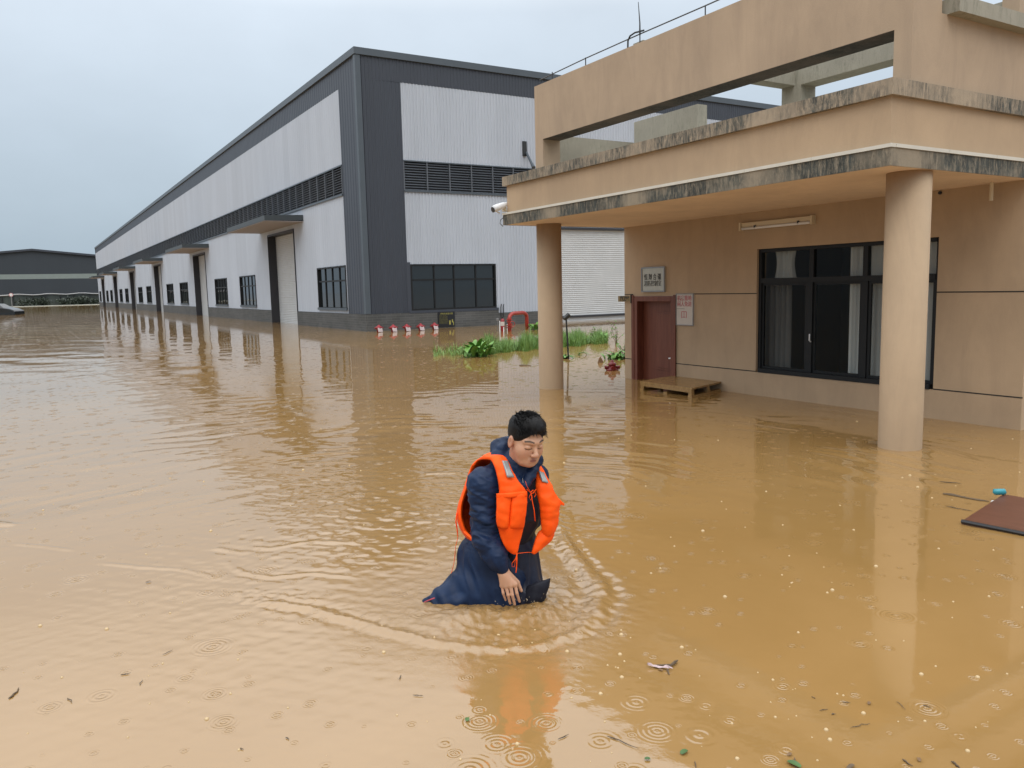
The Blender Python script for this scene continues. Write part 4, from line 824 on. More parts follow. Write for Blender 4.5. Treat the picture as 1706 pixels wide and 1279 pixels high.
me = fastmesh('flood_water', V_, Q, T_, [mw]); wo = bpy.data.objects.new('flood_water', me); C.objects.link(wo); tag(wo, 'muddy brown flood water with ripples and rain rings', kind='structure')
# rain bubbles
mb = MB(); r = random.Random(21); M['bubble'] = mat('bubble_film', (.50, .36, .19), .2)
for i in range(190):
    px_ = r.uniform(0, 1706) if i % 3 else r.uniform(900, 1706); py_ = r.uniform(690, 1270) ; s_ = r.choice((.002, .003, .003, .004, .005, .0075)) * (1 + (1270 - py_) / 900)
    c = gz(px_, py_); z = float(water_h(np.array([c[0]]), np.array([c[1]]))[0])
    mb.lathe(c[0], c[1], [(s_ * 1.25, z - .003), (s_, z + s_ * .35), (s_ * .6, z + s_ * .75), (s_ * .1, z + s_ * .9)], 8)
tag(mb.build('rain_bubbles', M['bubble'], smooth=True, k=1), 'scattered tiny rain bubbles and splashes on the water', kind='stuff')
# spray drops thrown up at the hand and coat
mb = MB(); M['drop'] = mat('water_drop', (.45, .36, .24), .05)
for i in range(70):
    px_ = r.gauss(868, 26); py_ = r.gauss(1018, 9); c = gz(px_, py_); z = r.uniform(.01, .06); s_ = r.uniform(.0008, .003)
    mb.lathe(c[0], c[1], [(s_ * .3, z - s_), (s_, z), (s_ * .3, z + s_)], 6)
tag(mb.build('water_spray', M['drop'], smooth=True, k=1), 'small drops splashed up round the wading man', kind='stuff')
# ================================================================== the wading man (implicit surfaces meshed with surface nets)
O3 = np.array([2.0, 3.40, 0.0]); nU = math.hypot(CR[0][0], CR[0][1]); U3 = np.array([CR[0][0], CR[0][1], 0]) / nU; V3 = np.array([U3[1], -U3[0], 0])
def P(px, py, v=0.0):
    d = ray(px, py); c = np.array([0, 0, 1.6]); t = (v - (c - O3) @ V3) / (d @ V3); p = c + t * d - O3; return np.array([p @ U3, v, p[2]])
B3 = np.stack([U3, V3, [0, 0, 1]])            # rows: u, v, w axes
def uvw2w(p): return np.asarray(p) @ B3
class Grid:
    def __init__(s, lo, hi, h):
        s.lo = np.array(lo, float); s.h = h; s.n = [int(round((b - a) / h)) + 1 for a, b in zip(lo, hi)]
        s.ax = [np.float32(lo[k] + h * np.arange(s.n[k])) for k in range(3)]; s.F = np.full(s.n, .06, np.float32)
    def sub(s, lo, hi):
        sl = []
        for k in range(3):
            a = max(0, int((lo[k] - s.lo[k]) / s.h)); b = min(s.n[k], int((hi[k] - s.lo[k]) / s.h) + 2)
            if b <= a: return None, None
            sl.append(slice(a, b))
        X, Y, Z = s.ax[0][sl[0]][:, None, None], s.ax[1][sl[1]][None, :, None], s.ax[2][sl[2]][None, None, :]
        return tuple(sl), (X, Y, Z)
    def put(s, prim, k=.02, op='u'):
        lo, hi, f = prim; pad = .05; sl, X = s.sub(np.array(lo) - pad, np.array(hi) + pad)
        if sl is None: return
        d = f(*X).astype(np.float32); F = s.F[sl]
        if op == 'u': h = np.clip(.5 + .5 * (F - d) / k, 0, 1); s.F[sl] = F + (d - F) * h - k * h * (1 - h)
        else: d = -d; h = np.clip(.5 - .5 * (F - d) / k, 0, 1); s.F[sl] = F + (d - F) * h + k * h * (1 - h)
    def mesh(s): 
        V, Q = nets(s.F); return V * s.h + s.lo, Q
def nets(F):
    S = F < 0; nx, ny, nz = F.shape
    c = np.zeros((nx - 1, ny - 1, nz - 1), np.int8)
    for a in (0, 1):
        for b in (0, 1):
            for d in (0, 1): c += S[a:nx - 1 + a, b:ny - 1 + b, d:nz - 1 + d]
    act = np.argwhere((c > 0) & (c < 8)); idx = -np.ones(c.shape, np.int32); idx[tuple(act.T)] = np.arange(len(act))
    acc = np.zeros((len(act), 3)); cnt = np.zeros(len(act)); cs = [(a, b, d) for a in (0, 1) for b in (0, 1) for d in (0, 1)]
    val = {k: F[act[:, 0] + k[0], act[:, 1] + k[1], act[:, 2] + k[2]] for k in cs}
    for p in cs:
        for ax in range(3):
            if p[ax]: continue
            q = list(p); q[ax] = 1; q = tuple(q); a, b = val[p], val[q]; m_ = (a < 0) != (b < 0); t = np.where(m_, a / np.where(m_, a - b, 1), 0)
            pt = np.tile(np.array(p, float), (len(act), 1)); pt[:, ax] += t; acc += pt * m_[:, None]; cnt += m_
    V = act + acc / np.maximum(cnt, 1)[:, None]; Qs = []
    for ax in range(3):
        sa = [slice(None)] * 3; sb = [slice(None)] * 3; sa[ax] = slice(0, -1); sb[ax] = slice(1, None)
        E = np.argwhere(S[tuple(sa)] != S[tuple(sb)]); o1, o2 = (ax + 1) % 3, (ax + 2) % 3
        ok = (E[:, o1] > 0) & (E[:, o2] > 0) & (E[:, o1] < F.shape[o1] - 1) & (E[:, o2] < F.shape[o2] - 1); E = E[ok]
        q = []
        for d1, d2 in ((-1, -1), (0, -1), (0, 0), (-1, 0)):
            e = E.copy(); e[:, o1] += d1; e[:, o2] += d2; q.append(idx[tuple(e.T)])
        q = np.stack(q, 1); ins = S[tuple(E.T)]; q[~ins] = q[~ins][:, ::-1]; Qs.append(q)
    return V, np.concatenate(Qs)
def cone(a, b, ra, rb, flat=None, fd=None):
    a, b = np.array(a, float), np.array(b, float); ab = b - a; l2 = ab @ ab; R = max(ra, rb)
    def f(X, Y, Z):
        x, y, z = X - a[0], Y - a[1], Z - a[2]
        if flat:
            q = x * fd[0] + y * fd[1] + z * fd[2]; e = (1 / flat - 1) * q; x, y, z = x + e * fd[0], y + e * fd[1], z + e * fd[2]
            g = (1 / flat - 1) * (ab @ fd); ab2 = ab + g * np.array(fd)
        else: ab2 = ab
        t = np.clip((x * ab2[0] + y * ab2[1] + z * ab2[2]) / (ab2 @ ab2 + 1e-12), 0, 1)
        return (np.sqrt((x - t * ab2[0]) ** 2 + (y - t * ab2[1]) ** 2 + (z - t * ab2[2]) ** 2) - (ra + (rb - ra) * t)) * (flat or 1)
    return np.minimum(a, b) - R, np.maximum(a, b) + R, f
def ell(c, r, ax=None):
    c, r = np.array(c, float), np.array(r, float); A = np.eye(3) if ax is None else np.array(ax); R = r.max()
    def f(X, Y, Z):
        x, y, z = X - c[0], Y - c[1], Z - c[2]; p = [x * A[k][0] + y * A[k][1] + z * A[k][2] for k in range(3)]
        k0 = np.sqrt(sum((p[k] / r[k]) ** 2 for k in range(3))); k1 = np.sqrt(sum((p[k] / r[k] ** 2) ** 2 for k in range(3))) + 1e-9
        return k0 * (k0 - 1) / k1
    return c - R, c + R, f
def hnoise(p, seed=0):
    r = np.random.RandomState(seed); n = 32; tb_ = r.rand(n, n, n); i = np.floor(p).astype(int); f = p - i; f = f * f * (3 - 2 * f); o = 0
    for a in (0, 1):
        for b in (0, 1):
            for c in (0, 1):
                w_ = (f[:, 0] if a else 1 - f[:, 0]) * (f[:, 1] if b else 1 - f[:, 1]) * (f[:, 2] if c else 1 - f[:, 2]); o = o + w_ * tb_[(i[:, 0] + a) % n, (i[:, 1] + b) % n, (i[:, 2] + c) % n]
    return o - .5
def vnorm(V, Q):
    a, b, c, d = V[Q[:, 0]], V[Q[:, 1]], V[Q[:, 2]], V[Q[:, 3]]; n = np.cross(c - a, d - b); N_ = np.zeros_like(V)
    for k in range(4): np.add.at(N_, Q[:, k], n)
    return N_ / (np.linalg.norm(N_, axis=1, keepdims=True) + 1e-12)
def smooth(V, Q, it=1, lam=.5):
    for _ in range(it):
        A = np.zeros_like(V); c = np.zeros(len(V))
        for k in range(4):
            for s_ in (1, 3): np.add.at(A, Q[:, k], V[Q[:, (k + s_) % 4]]); np.add.at(c, Q[:, k], 1)
        V = V + lam * (A / np.maximum(c, 1)[:, None] - V)
    return V
def cobj(name, V, Q, mt, parent, col=None):
    Wd = uvw2w(V) + O3 - origin(parent); me = fastmesh(name, Wd, Q[:, ::1], None, [mt])
    if col is not None:
        a = me.color_attributes.new('Col', 'FLOAT_COLOR', 'POINT'); a.data.foreach_set('color', np.hstack([col, np.ones((len(col), 1))]).astype(np.float32).ravel())
    o = bpy.data.objects.new(name, me); C.objects.link(o); o.parent = parent; return o
man = thing('person', tuple(O3), 'man in navy rain jacket and orange life vest wading, looking down', 'person', k=1)
# --- frames
yaw, pit, rol, HS = R_(31), R_(17), R_(3), 1.05
hy = np.array([math.sin(yaw) * math.cos(pit), math.cos(yaw) * math.cos(pit), -math.sin(pit)])
hx0 = np.array([math.cos(yaw), -math.sin(yaw), 0]); hz0 = np.cross(hx0, hy); hx = hx0 * math.cos(rol) - hz0 * math.sin(rol); hz = np.cross(hx, hy)
eye = P(890.5, 743.5, .07); HC = eye - hy * .084 * HS
HA = np.stack([hx, hy, hz])
def hp(x, y, z): return HC + HS * (x * hx + y * hy + z * hz)
def hell(c, r): return ell(hp(*c), np.array(r) * HS, HA)
def hcone(a, b, ra, rb): return cone(hp(*a), hp(*b), ra * HS, rb * HS)
th = R_(40); dF = np.array([math.sin(th), math.cos(th), 0]); dL = np.array([math.cos(th), -math.sin(th), 0])   # his front, his left
CC = np.array([.0, -.13, .50])
# --- body (skin): one continuous surface
G = Grid((-.28, -.42, -.74), (.32, .26, 1.02), .0036)
nb_ = np.array([.03, -.075, .66])
G.put(cone((-.05, -.15, .12), (-.01, -.125, .42), .12, .115, .75, dF)); G.put(cone((-.01, -.125, .42), (.02, -.10, .60), .12, .13, .7, dF), .04)
RS, RE, RWr = np.array([-.125, .0, .625]), np.array([-.13, .02, .37]), P(838, 950, .10)
LS, LE, LW = np.array([.135, -.205, .60]), np.array([.12, -.27, .38]), np.array([.04, -.28, .20])
G.put(cone(RS, LS, .055, .055), .05); G.put(cone(nb_, hp(0, -.015, -.06), .062, .055), .04)
for a, b, c in ((RS, RE, RWr), (LS, LE, LW)): G.put(cone(a, b, .052, .04), .02); G.put(cone(b, c, .04, .027), .02)
for hipx, kn, an in (((.02, -.13), (.08, -.03), (.09, -.08)), ((-.12, -.17), (-.10, -.13), (-.20, -.22))):
    G.put(cone((hipx[0], hipx[1], .12), (kn[0], kn[1], -.28), .085, .055), .04); G.put(cone((kn[0], kn[1], -.28), (an[0], an[1], -.64), .055, .038), .02); G.put(cone((an[0], an[1], -.68), (an[0] + .12, an[1] + .12, -.70), .04, .03), .02)
# head
G.put(hell((0, -.012, .032), (.076, .096, .087)), .03)
G.put(hell((0, .026, -.035), (.063, .066, .083)), .03); G.put(hcone((-.026, .055, -.085), (.026, .055, -.085), .026, .026), .03); G.put(hell((0, .074, -.093), (.024, .02, .018)), .02)
for s in (-1, 1):
    G.put(hell((s * .040, .052, -.035), (.028, .030, .032)), .025)            # cheeks
    G.put(hcone((s * .012, .088, .020), (s * .045, .070, .020), .010, .008), .02)   # brow ridge
    G.put(hell((s * .032, .098, -.004), (.017, .016, .011)), .012, 's')       # sockets
    G.put(hell((s * .032, .0765, -.004), (.0165, .0150, .0125)), .004)         # lidded eyes
    G.put(hell((s * .078, -.004, -.012), (.0095, .019, .032)), .006); G.put(hell((s * .087, .002, -.010), (.006, .009, .018)), .005, 's')
    G.put(hell((s * .0155, .102, -.040), (.0075, .009, .0075)), .006)          # nostril wings
G.put(hcone((0, .086, .004), (0, .112, -.034), .008, .0110), .012); G.put(hell((0, .110, -.036), (.0125, .010, .010)), .008)
G.put(hcone((-.017, .0895, -.064), (.017, .0895, -.064), .0065, .0065), .007); G.put(hcone((-.014, .0895, -.075), (.014, .0895, -.075), .0080, .0080), .007)
G.put(hell((0, .097, -.053), (.004, .006, .008)), .006, 's'); G.put(hcone((-.019, .099, -.0695), (.019, .099, -.0695), .0016, .0016), .003, 's')
# right hand: palm + five fingers
def hpx(px, py, v): return P(px, py, v)
pc0, pk = hpx(838, 953, .10), hpx(847, 974, .115)
G.put(cone(pc0, hpx(841, 962, .108), .027, .030, .6, (0, 1, 0)), .015)
knu = [hpx(836.5, 975, .108), hpx(843, 975.5, .117), hpx(850.5, 974.5, .120), hpx(858, 973, .115)]
tips = [(hpx(838.5, 988, .118), hpx(842.5, 999.5, .108)), (hpx(846.5, 991, .128), hpx(850, 1005, .118)), (hpx(853.5, 991, .130), hpx(857.5, 1006.5, .118)), (hpx(861, 988, .122), hpx(865.5, 1002, .108))]
for k, r_ in zip(knu, (.0135, .0145, .0145, .0145)): G.put(cone(hpx(840, 958, .105), k, .02, r_), .012)
for k, (m1, t1), r_ in zip(knu, tips, (.0076, .0085, .0088, .0085)): G.put(cone(k, m1, r_ * 1.12, r_), .004); G.put(cone(m1, t1, r_, r_ * .78), .003)
G.put(cone(hpx(846, 956, .095), hpx(862, 970, .075), .018, .0125), .01); G.put(cone(hpx(862, 970, .075), hpx(868.5, 984, .075), .0115, .0085), .004)
# left hand, behind the coat flap
G.put(cone(LW, LW + [.02, .03, -.07], .03, .034, .6, dF), .015)
for i in range(4): k = LW + np.array([-.01 + .018 * i, .04 - .006 * i, -.075]); G.put(cone(k, k + [.01, .015, -.045], .0095, .009), .004); G.put(cone(k + [.01, .015, -.045], k + [.01, .0, -.08], .009, .007), .003)
G.put(cone(LW + [-.01, .02, -.03], LW + [-.045, .045, -.07], .014, .009), .006)
V, Q = G.mesh(); V = smooth(V, Q, 1, .35)
hl = ((V - HC) @ HA.T) / HS
skin = np.array([.50, .275, .170]); col = np.tile(skin, (len(V), 1)); nz_ = hnoise(V * 45, 3)[:, None]; col *= 1 + nz_ * .10
def blend(mask, c, a=1.0):
    global col; w_ = np.clip(mask, 0, 1)[:, None] * a; col = col * (1 - w_) + np.array(c) * w_
x, y, z = hl.T; front = y > .04; hd = (z > -.13) & (np.abs(x) < .1) & (np.abs(y) < .13)
blend(np.exp(-(((np.abs(x) - .045) / .022) ** 2 + ((z + .035) / .022) ** 2)) * front * hd, (.44, .185, .125), .5)
blend(np.exp(-((x / .02) ** 2 + ((z + .038) / .014) ** 2)) * front * hd, (.46, .20, .135), .5)
blend(np.exp(-((x / .018) ** 2 * 1.2 + ((z + .0690) / .0085) ** 2)) * (y > .075) * hd * 1.6, (.34, .14, .11))
blend((np.exp(-((z + .0697) / .0022) ** 2) * (np.abs(x) < .019) * (y > .075)) * hd * .9, (.16, .05, .04))
blend(np.exp(-((x / .035) ** 2 + ((z + .083) / .03) ** 2)) * (np.abs(z + .0695) > .012) * front * hd, (.33, .20, .145), .3)
for s in (-1, 1):
    bx_ = s * x; arc = .0235 + .004 * np.sin(np.clip((bx_ - .012) / .042, 0, 1) * 3.14) - .0
    blend(np.clip(1.6 - np.abs(z - arc) / .0032, 0, 1) * (bx_ > .013) * (bx_ < .054) * (y > .04) * hd, (.022, .014, .011), 1.0)
    lid = -.0095 - .0035 * (1 - ((bx_ - .032) / .017) ** 2)
    blend(np.clip(1.5 - np.abs(z - lid) / .0021, 0, 1) * (np.abs(bx_ - .032) < .0185) * (y > .05) * hd, (.03, .015, .012), .95)
    blend(np.exp(-((bx_ - .032) / .018) ** 2 - ((z - .010) / .003) ** 2) * (y > .05) * hd, (.20, .10, .07), .6)
    blend(np.exp(-((bx_ - .010) / .0045) ** 2 - ((z + .048) / .003) ** 2) * (y > .08) * hd, (.08, .03, .025), .9)
    blend(np.exp(-((bx_ - .08) / .01) ** 2) * (y > -.03) * (y < .03) * hd, (.42, .18, .12), .5)
blend(((z > .0) & (y < -.035) | (z > .06)) * hd * 1.0, (.05, .035, .03), .9)
ms = mat('skin', (.4, .2, .14), .45); bump(ms, noise(ms, 220, 3, .6).outputs['Fac'], .25, .002); N, L, b = nodes(ms); at = N.new('ShaderNodeAttribute'); at.attribute_name = 'Col'; L.new(at.outputs['Color'], b.inputs['Base Color'])
b.inputs['Subsurface Weight'].default_value = .12; b.inputs['Subsurface Radius'].default_value = (.012, .005, .003); b.inputs['Subsurface Scale'].default_value = .5
cobj('body', V, Q, ms, man, col)
# --- hair: cap plus wet tufts
G = Grid(hp(0, 0, .03) - .16, hp(0, 0, .03) + .16, .0036)
G.put(hell((0, -.012, .040), (.0795, .099, .090)), .01); G.put(hell((0.01, .02, .080), (.062, .075, .050)), .02)
G.put(hell((0, .118, -.028), (.105, .078, .104)), .006, 's')      # face opening
for s in (-1, 1): G.put(hell((s * .10, .012, -.035), (.042, .034, .050)), .006, 's')
G.put(hell((0, -.03, -.115), (.12, .12, .075)), .01, 's')
V, Q = G.mesh(); n_ = vnorm(V, Q); hl = ((V - HC) @ HA.T) / HS
V = V + n_ * (.0050 * hnoise(hl * [70, 24, 60], 5)[:, None] + .007 * hnoise(hl * [26, 12, 26], 6)[:, None])
mh = mat('black_hair', (.005, .0045, .0045), .42, spec=.18); bump(mh, noise(mh, 240, 3, .6).outputs['Fac'], .6, .004)
hair = cobj('hair', V, Q, mh, man)
mb = MB(); r = random.Random(8)
def strand(p, d, ln, wd, bend):
    pts = [p]; d = np.array(d, float)
    for k in range(4): d = d + bend * .25; d /= np.linalg.norm(d); pts.append(pts[-1] + d * ln / 4)
    mb.tube([uvw2w(q) + O3 for q in pts], [wd, wd * .95, wd * .8, wd * .5, wd * .15], 4)
for i in range(900):
    a = r.uniform(-2.3, 2.3); e = r.uniform(.05, 1.45) if abs(a) < 1.2 else r.uniform(.5, 1.45)
    if i % 3 == 0: a = r.uniform(-1.1, 1.1); e = r.uniform(.42, .8)
    n3 = np.array([math.sin(a) * math.cos(e), math.cos(a) * math.cos(e), math.sin(e)]); c = np.array([0, -.012, .038]) + n3 * [.083, .104, .090]
    if c[1] > .05 and c[2] < .066 - abs(c[0]) * .15: continue
    d = np.array([n3[0] * .7 + r.gauss(.1, .25), .9 + r.gauss(0, .2), .1 - .5 * (n3[1] > .4) + r.gauss(0, .2)]); dw = d @ HA
    strand(hp(*(c * .985)), dw, r.uniform(.015, .034), r.uniform(.0011, .0024), (np.array([0, .1, -.9 if n3[1] > .3 else .1])) @ HA * .6)
for i in range(520):
    a = r.uniform(-2.8, 2.8); e = r.uniform(.75, 1.55); n3 = np.array([math.sin(a) * math.cos(e), math.cos(a) * math.cos(e), math.sin(e)]); c = np.array([0, -.012, .040]) + n3 * [.078, .098, .088]
    d = np.array([n3[0] * .6 + r.gauss(0, .35), .55 + r.gauss(0, .35), .75 + r.gauss(0, .2)]); strand(hp(*c), d @ HA, r.uniform(.014, .026), r.uniform(.0012, .0026), (np.array([0, .5, -.4])) @ HA)
o = mb.build('hair_strands', mh, hair, k=1)
# --- navy rain jacket with crumpled hood, sleeves and trailing skirt
G = Grid((-.52, -.44, -.12), (.34, .28, .92), .0048)
G.put(cone((-.05, -.14, .22), (-.015, -.125, .45), .165, .165, .74, dF)); G.put(cone((-.015, -.125, .45), (.018, -.10, .60), .165, .160, .72, dF), .05)
G.put(ell((-.08, -.20, .50), (.13, .12, .17)), .05)                                   # rounded back
G.put(cone(RS + [-.005, .0, .0], LS, .078, .064), .05); G.put(cone((.02, -.09, .63), (.03, -.07, .70), .10, .085), .04)
G.put(cone(RS + [-.008, .01, -.005], RE + [.005, .0, .02], .074, .068), .03); G.put(cone(RE + [.005, 0, .01], P(830, 932, .09), .070, .050), .02); G.put(cone(P(828, 925, .09), P(836.5, 944, .097), .050, .033), .015)
G.put(ell(P(812, 925, .07), (.040, .04, .032)), .02); G.put(ell(P(806, 905, .07), (.048, .045, .045)), .02)
G.put(cone(LS, LE, .064, .06), .03); G.put(cone(LE, LW + [.0, .0, .05], .06, .05), .02)
for a, b, ra, rb in (((-.050, -.055, .745), (-.045, -.13, .775), .040, .045), ((-.045, -.13, .775), (.04, -.175, .79), .048, .05), ((-.028, -.06, .795), (-.022, -.10, .81), .026, .03), ((.04, -.175, .79), (.115, -.12, .755), .042, .03), ((.115, -.12, .75), (.150, -.06, .725), .028, .022),
                     ((-.050, -.055, .735), (.0, .02, .675), .036, .028), ((.150, -.06, .722), (.11, .0, .665), .022, .022), ((.0, .02, .675), (.06, .045, .62), .026, .02), ((.11, .0, .665), (.085, .04, .62), .022, .02)): G.put(cone(a, b, ra, rb), .018)
G.put(cone((-.055, -.14, .30), (-.10, -.13, .02), .150, .195, .80, dF), .04); G.put(ell((-.135, -.14, .20), (.145, .12, .13)), .04)
G.put(cone((-.13, -.13, .10), P(740, 995, -.06), .13, .062), .04); G.put(cone(P(745, 996, -.05), P(712, 1004, -.04), .055, .022), .02); G.put(cone(P(770, 1000, .0), P(715, 1014, -.02), .035, .016), .02)
G.put(cone((-.02, -.08, .12), (-.04, -.04, -.05), .12, .11), .04)
V, Q = G.mesh(); n_ = vnorm(V, Q); u_, v__, w_ = V.T
slv = np.clip(1 - np.abs(u_ + .12) / .11, 0, 1) * np.clip((v__ + .10) / .06, 0, 1) * (w_ > .2)
q = V * [11, 11, 30] + np.stack([w_ * 8, u_ * 6, u_ * 14], 1); f1 = 1 - np.abs(hnoise(q, 11)) * 4; f2 = 1 - np.abs(hnoise(V * [30, 30, 60] + 5, 12)) * 4
low = np.clip((.34 - w_) / .1, 0, 1); q3 = np.stack([u_ * 21 + w_ * 9, v__ * 13, w_ * 3.5 + u_ * 7], 1); f3 = 1 - np.abs(hnoise(q3, 13)) * 4
elb = np.exp(-((w_ - .42) / .13) ** 2)
V = V + n_ * ((.004 + .013 * elb * slv) * f1 * (1 - low) + .0045 * f2 * (1 - low) * (.5 + elb) + .009 * f3 * low)[:, None]
V = smooth(V, Q, 1, .3)
mj = mat('navy_nylon', (.009, .022, .060), .5, spec=.22); rj = ramp_(mj, noise(mj, 7, 5).outputs['Fac'], [(.35, (.0045, .012, .036)), (.7, (.010, .026, .070))]); setc(mj, rj.outputs[0])
bump(mj, noise(mj, 60, 4, .6).outputs['Fac'], .35, .004)
jk = cobj('rain_jacket', V, Q, mj, man)
mb = MB(); mb.tube([uvw2w(P(a, b_, c)) + O3 for a, b_, c in ((707, 1003, -.01), (716, 999, .02), (724, 996, .03))], .003, 5); M['pinktrim'] = mat('pink_trim', (.45, .06, .08), .6); mb.build('hem_trim', M['pinktrim'], jk, k=1)
# dark shirt front / placket and black trousers, coat flap
G = Grid((-.05, -.30, -.2), (.24, .14, .70), .005)
G.put(cone((.035, -.085, .30), (.055, -.055, .45), .088, .10, .8, dF)); G.put(cone((.055, -.055, .45), (.065, -.045, .62), .10, .075, .8, dF), .03)
V, Q = G.mesh(); V = V + vnorm(V, Q) * (.005 * (1 - np.abs(hnoise(V * [26, 26, 20], 21)) * 4))[:, None]
mk = mat('black_cloth', (.008, .009, .016), .6, spec=.25); bump(mk, noise(mk, 40, 4).outputs['Fac'], .4, .005); cobj('shirt_front', V, Q, mk, man)
G = Grid((-.12, -.32, -.45), (.24, .18, .36), .005)
G.put(cone((.035, -.10, .28), (.075, -.06, .0), .105, .095, .85, dF)); G.put(cone((.075, -.06, .0), (.10, -.02, -.3), .095, .075), .03)
V, Q = G.mesh(); V = V + vnorm(V, Q) * (.007 * (1 - np.abs(hnoise(V * [30, 30, 9], 22)) * 4))[:, None]
mt_ = mat('dark_trousers', (.009, .012, .026), .45, spec=.3); bump(mt_, noise(mt_, 40, 4).outputs['Fac'], .4, .005); cobj('trousers', V, Q, mt_, man)
def loft(rows, thick, n_out=1, sub=2, bulge=0.0, seed=0, amp=0.0):
    """rows of uvw points -> thick sheet (front + back), smoothly resampled"""
    rows = [np.array(r_, float) for r_ in rows]; m_ = max(len(r_) for r_ in rows)
    def res(a, n):
        s = np.concatenate([[0], np.cumsum(np.linalg.norm(np.diff(a, axis=0), axis=1))]); s /= s[-1]; t = np.linspace(0, 1, n); return np.stack([np.interp(t, s, a[:, k]) for k in range(3)], 1)
    nc = m_ * 5; A = np.stack([res(r_, nc) for r_ in rows]); nrw = (len(rows) - 1) * 5 + 1; t = np.linspace(0, len(rows) - 1, nrw); i0 = np.minimum(t.astype(int), len(rows) - 2); f = (t - i0)[:, None, None]; A = A[i0] * (1 - f) + A[i0 + 1] * f
    for _ in range(3):
        A[1:-1] = .5 * A[1:-1] + .25 * (A[:-2] + A[2:])
        A[:, 1:-1] = .5 * A[:, 1:-1] + .25 * (A[:, :-2] + A[:, 2:])
    du = np.gradient(A, axis=1); dv = np.gradient(A, axis=0); nn = np.cross(du, dv); nn /= np.linalg.norm(nn, axis=2, keepdims=True) + 1e-9
    if nn[..., 1].mean() < 0: nn = -nn
    S_, T2 = np.meshgrid(np.linspace(-1, 1, nc), np.linspace(-1, 1, nrw)); pil = (np.clip(1 - S_ ** 6, 0, 1) * np.clip(1 - T2 ** 6, 0, 1)) ** .5
    no_ = hnoise(A.reshape(-1, 3) * [22, 22, 30], seed).reshape(nrw, nc); no_ = (1 - np.abs(no_) * 4)
    h_ = (thick * .5 * pil + .0015 + bulge * (1 - S_ ** 2) * (1 - T2 ** 2) + amp * no_ * pil)[..., None]
    Fr, Bk = A + nn * h_, A - nn * (thick * .5 * pil + .0015)[..., None]
    V = np.concatenate([Fr.reshape(-1, 3), Bk.reshape(-1, 3)]); o_ = nrw * nc; Qs = []
    for a in range(nrw - 1):
        for b in range(nc - 1): i_ = a * nc + b; Qs.append((i_, i_ + nc, i_ + nc + 1, i_ + 1)); Qs.append((o_ + i_, o_ + i_ + 1, o_ + i_ + nc + 1, o_ + i_ + nc))
    for b in range(nc - 1): Qs.append((b, b + 1, o_ + b + 1, o_ + b)); i_ = (nrw - 1) * nc + b; Qs.append((i_ + 1, i_, o_ + i_, o_ + i_ + 1))
    for a in range(nrw - 1): i_ = a * nc; Qs.append((i_ + nc, i_, o_ + i_, o_ + i_ + nc)); i_ = a * nc + nc - 1; Qs.append((i_, i_ + nc, o_ + i_ + nc, o_ + i_))
    return V, np.array(Qs)
V, Q = loft([[P(872, 978, .0), P(893, 970, .03), P(917, 963, .0)], [P(868, 988, .0), P(890, 984, .05), P(915, 978, .01)], [P(864, 998, .0), P(888, 996, .055), P(909, 992, .02)], [P(866, 1012, .0), P(888, 1012, .05), P(905, 1006, .02)]], .012, seed=31, amp=.006)
cobj('coat_flap', V, Q, mk, man)
# --- life vest
mo = mat('orange_nylon', (.95, .105, .012), .55, spec=.18); ro = ramp_(mo, noise(mo, 14, 5).outputs['Fac'], [(.35, (.93, .085, .004)), (.7, (1.0, .115, .008))]); setc(mo, ro.outputs[0])
bump(mo, noise(mo, 35, 5, .6).outputs['Fac'], .35, .006)
mr_ = mat('reflective_tape', (.25, .255, .25), .3, .3)
vest = bpy.data.objects.new('life_vest', None)
def vp(name, rows, thick, **k): V, Q = loft(rows, thick, **k); return cobj(name, V, Q, k_mat[0], man)
k_mat = [mo]
# his right front panel (left in the photo)
A1 = [[P(797, 766, -.10), P(810, 758, -.11), P(823, 756.5, -.11)], [P(803, 764, -.06), P(818, 757, -.06), P(832, 756.5, -.06)], [P(818, 765, -.0), P(830, 762, .015), P(845, 766, .0)], [P(825, 780, .055), P(838, 778, .06), P(852, 783, .04)], [P(829, 797, .08), P(845, 796, .085), P(862, 800, .065)],
      [P(832, 815, .085), P(852, 815, .10), P(877, 816, .06)], [P(830, 835, .085), P(852, 836, .108), P(878.5, 836, .058)], [P(829, 860, .085), P(851, 861, .115), P(875, 862, .058)], [P(830, 880, .085), P(851, 881, .113), P(871.5, 882, .06)],
      [P(834, 896, .085), P(851, 899, .105), P(867, 898, .065)], [P(841, 910, .085), P(853, 914, .095), P(863.5, 912, .075)], [P(851, 921, .085), P(857, 924, .088), P(861, 923, .08)]]
pa = vp('life_vest', A1, .020, seed=41, amp=.005)
PK = [[P(828, 823, .098), P(841, 822, .120), P(852.5, 821.5, .116)], [P(828, 840, .103), P(839, 841, .130), P(851, 840, .120)], [P(828, 860, .105), P(838, 861, .135), P(849, 861, .122)], [P(829, 878, .100), P(837, 881, .126), P(847, 881, .118)]]
V, Q = loft(PK, .020, seed=42, amp=.005); cobj('pocket', V, Q, mo, pa)
PK = [[P(853, 821.5, .117), P(866, 820.5, .110), P(878, 819, .072)], [P(851.5, 840, .122), P(864, 840, .122), P(876.5, 840, .077)], [P(849.5, 861, .124), P(862, 861, .124), P(874, 861, .079)], [P(847.5, 881, .119), P(860, 881, .118), P(871.5, 881, .076)]]
V, Q = loft(PK, .020, seed=52, amp=.005); cobj('pocket', V, Q, mo, pa)
V, Q = loft([[P(827, 822, .108), P(850, 820.5, .140), P(878, 817.5, .086)], [P(827, 830, .110), P(850, 829, .144), P(878.5, 826.5, .088)]], .008, seed=44); cobj('pocket_flap', V, Q, mo, pa)
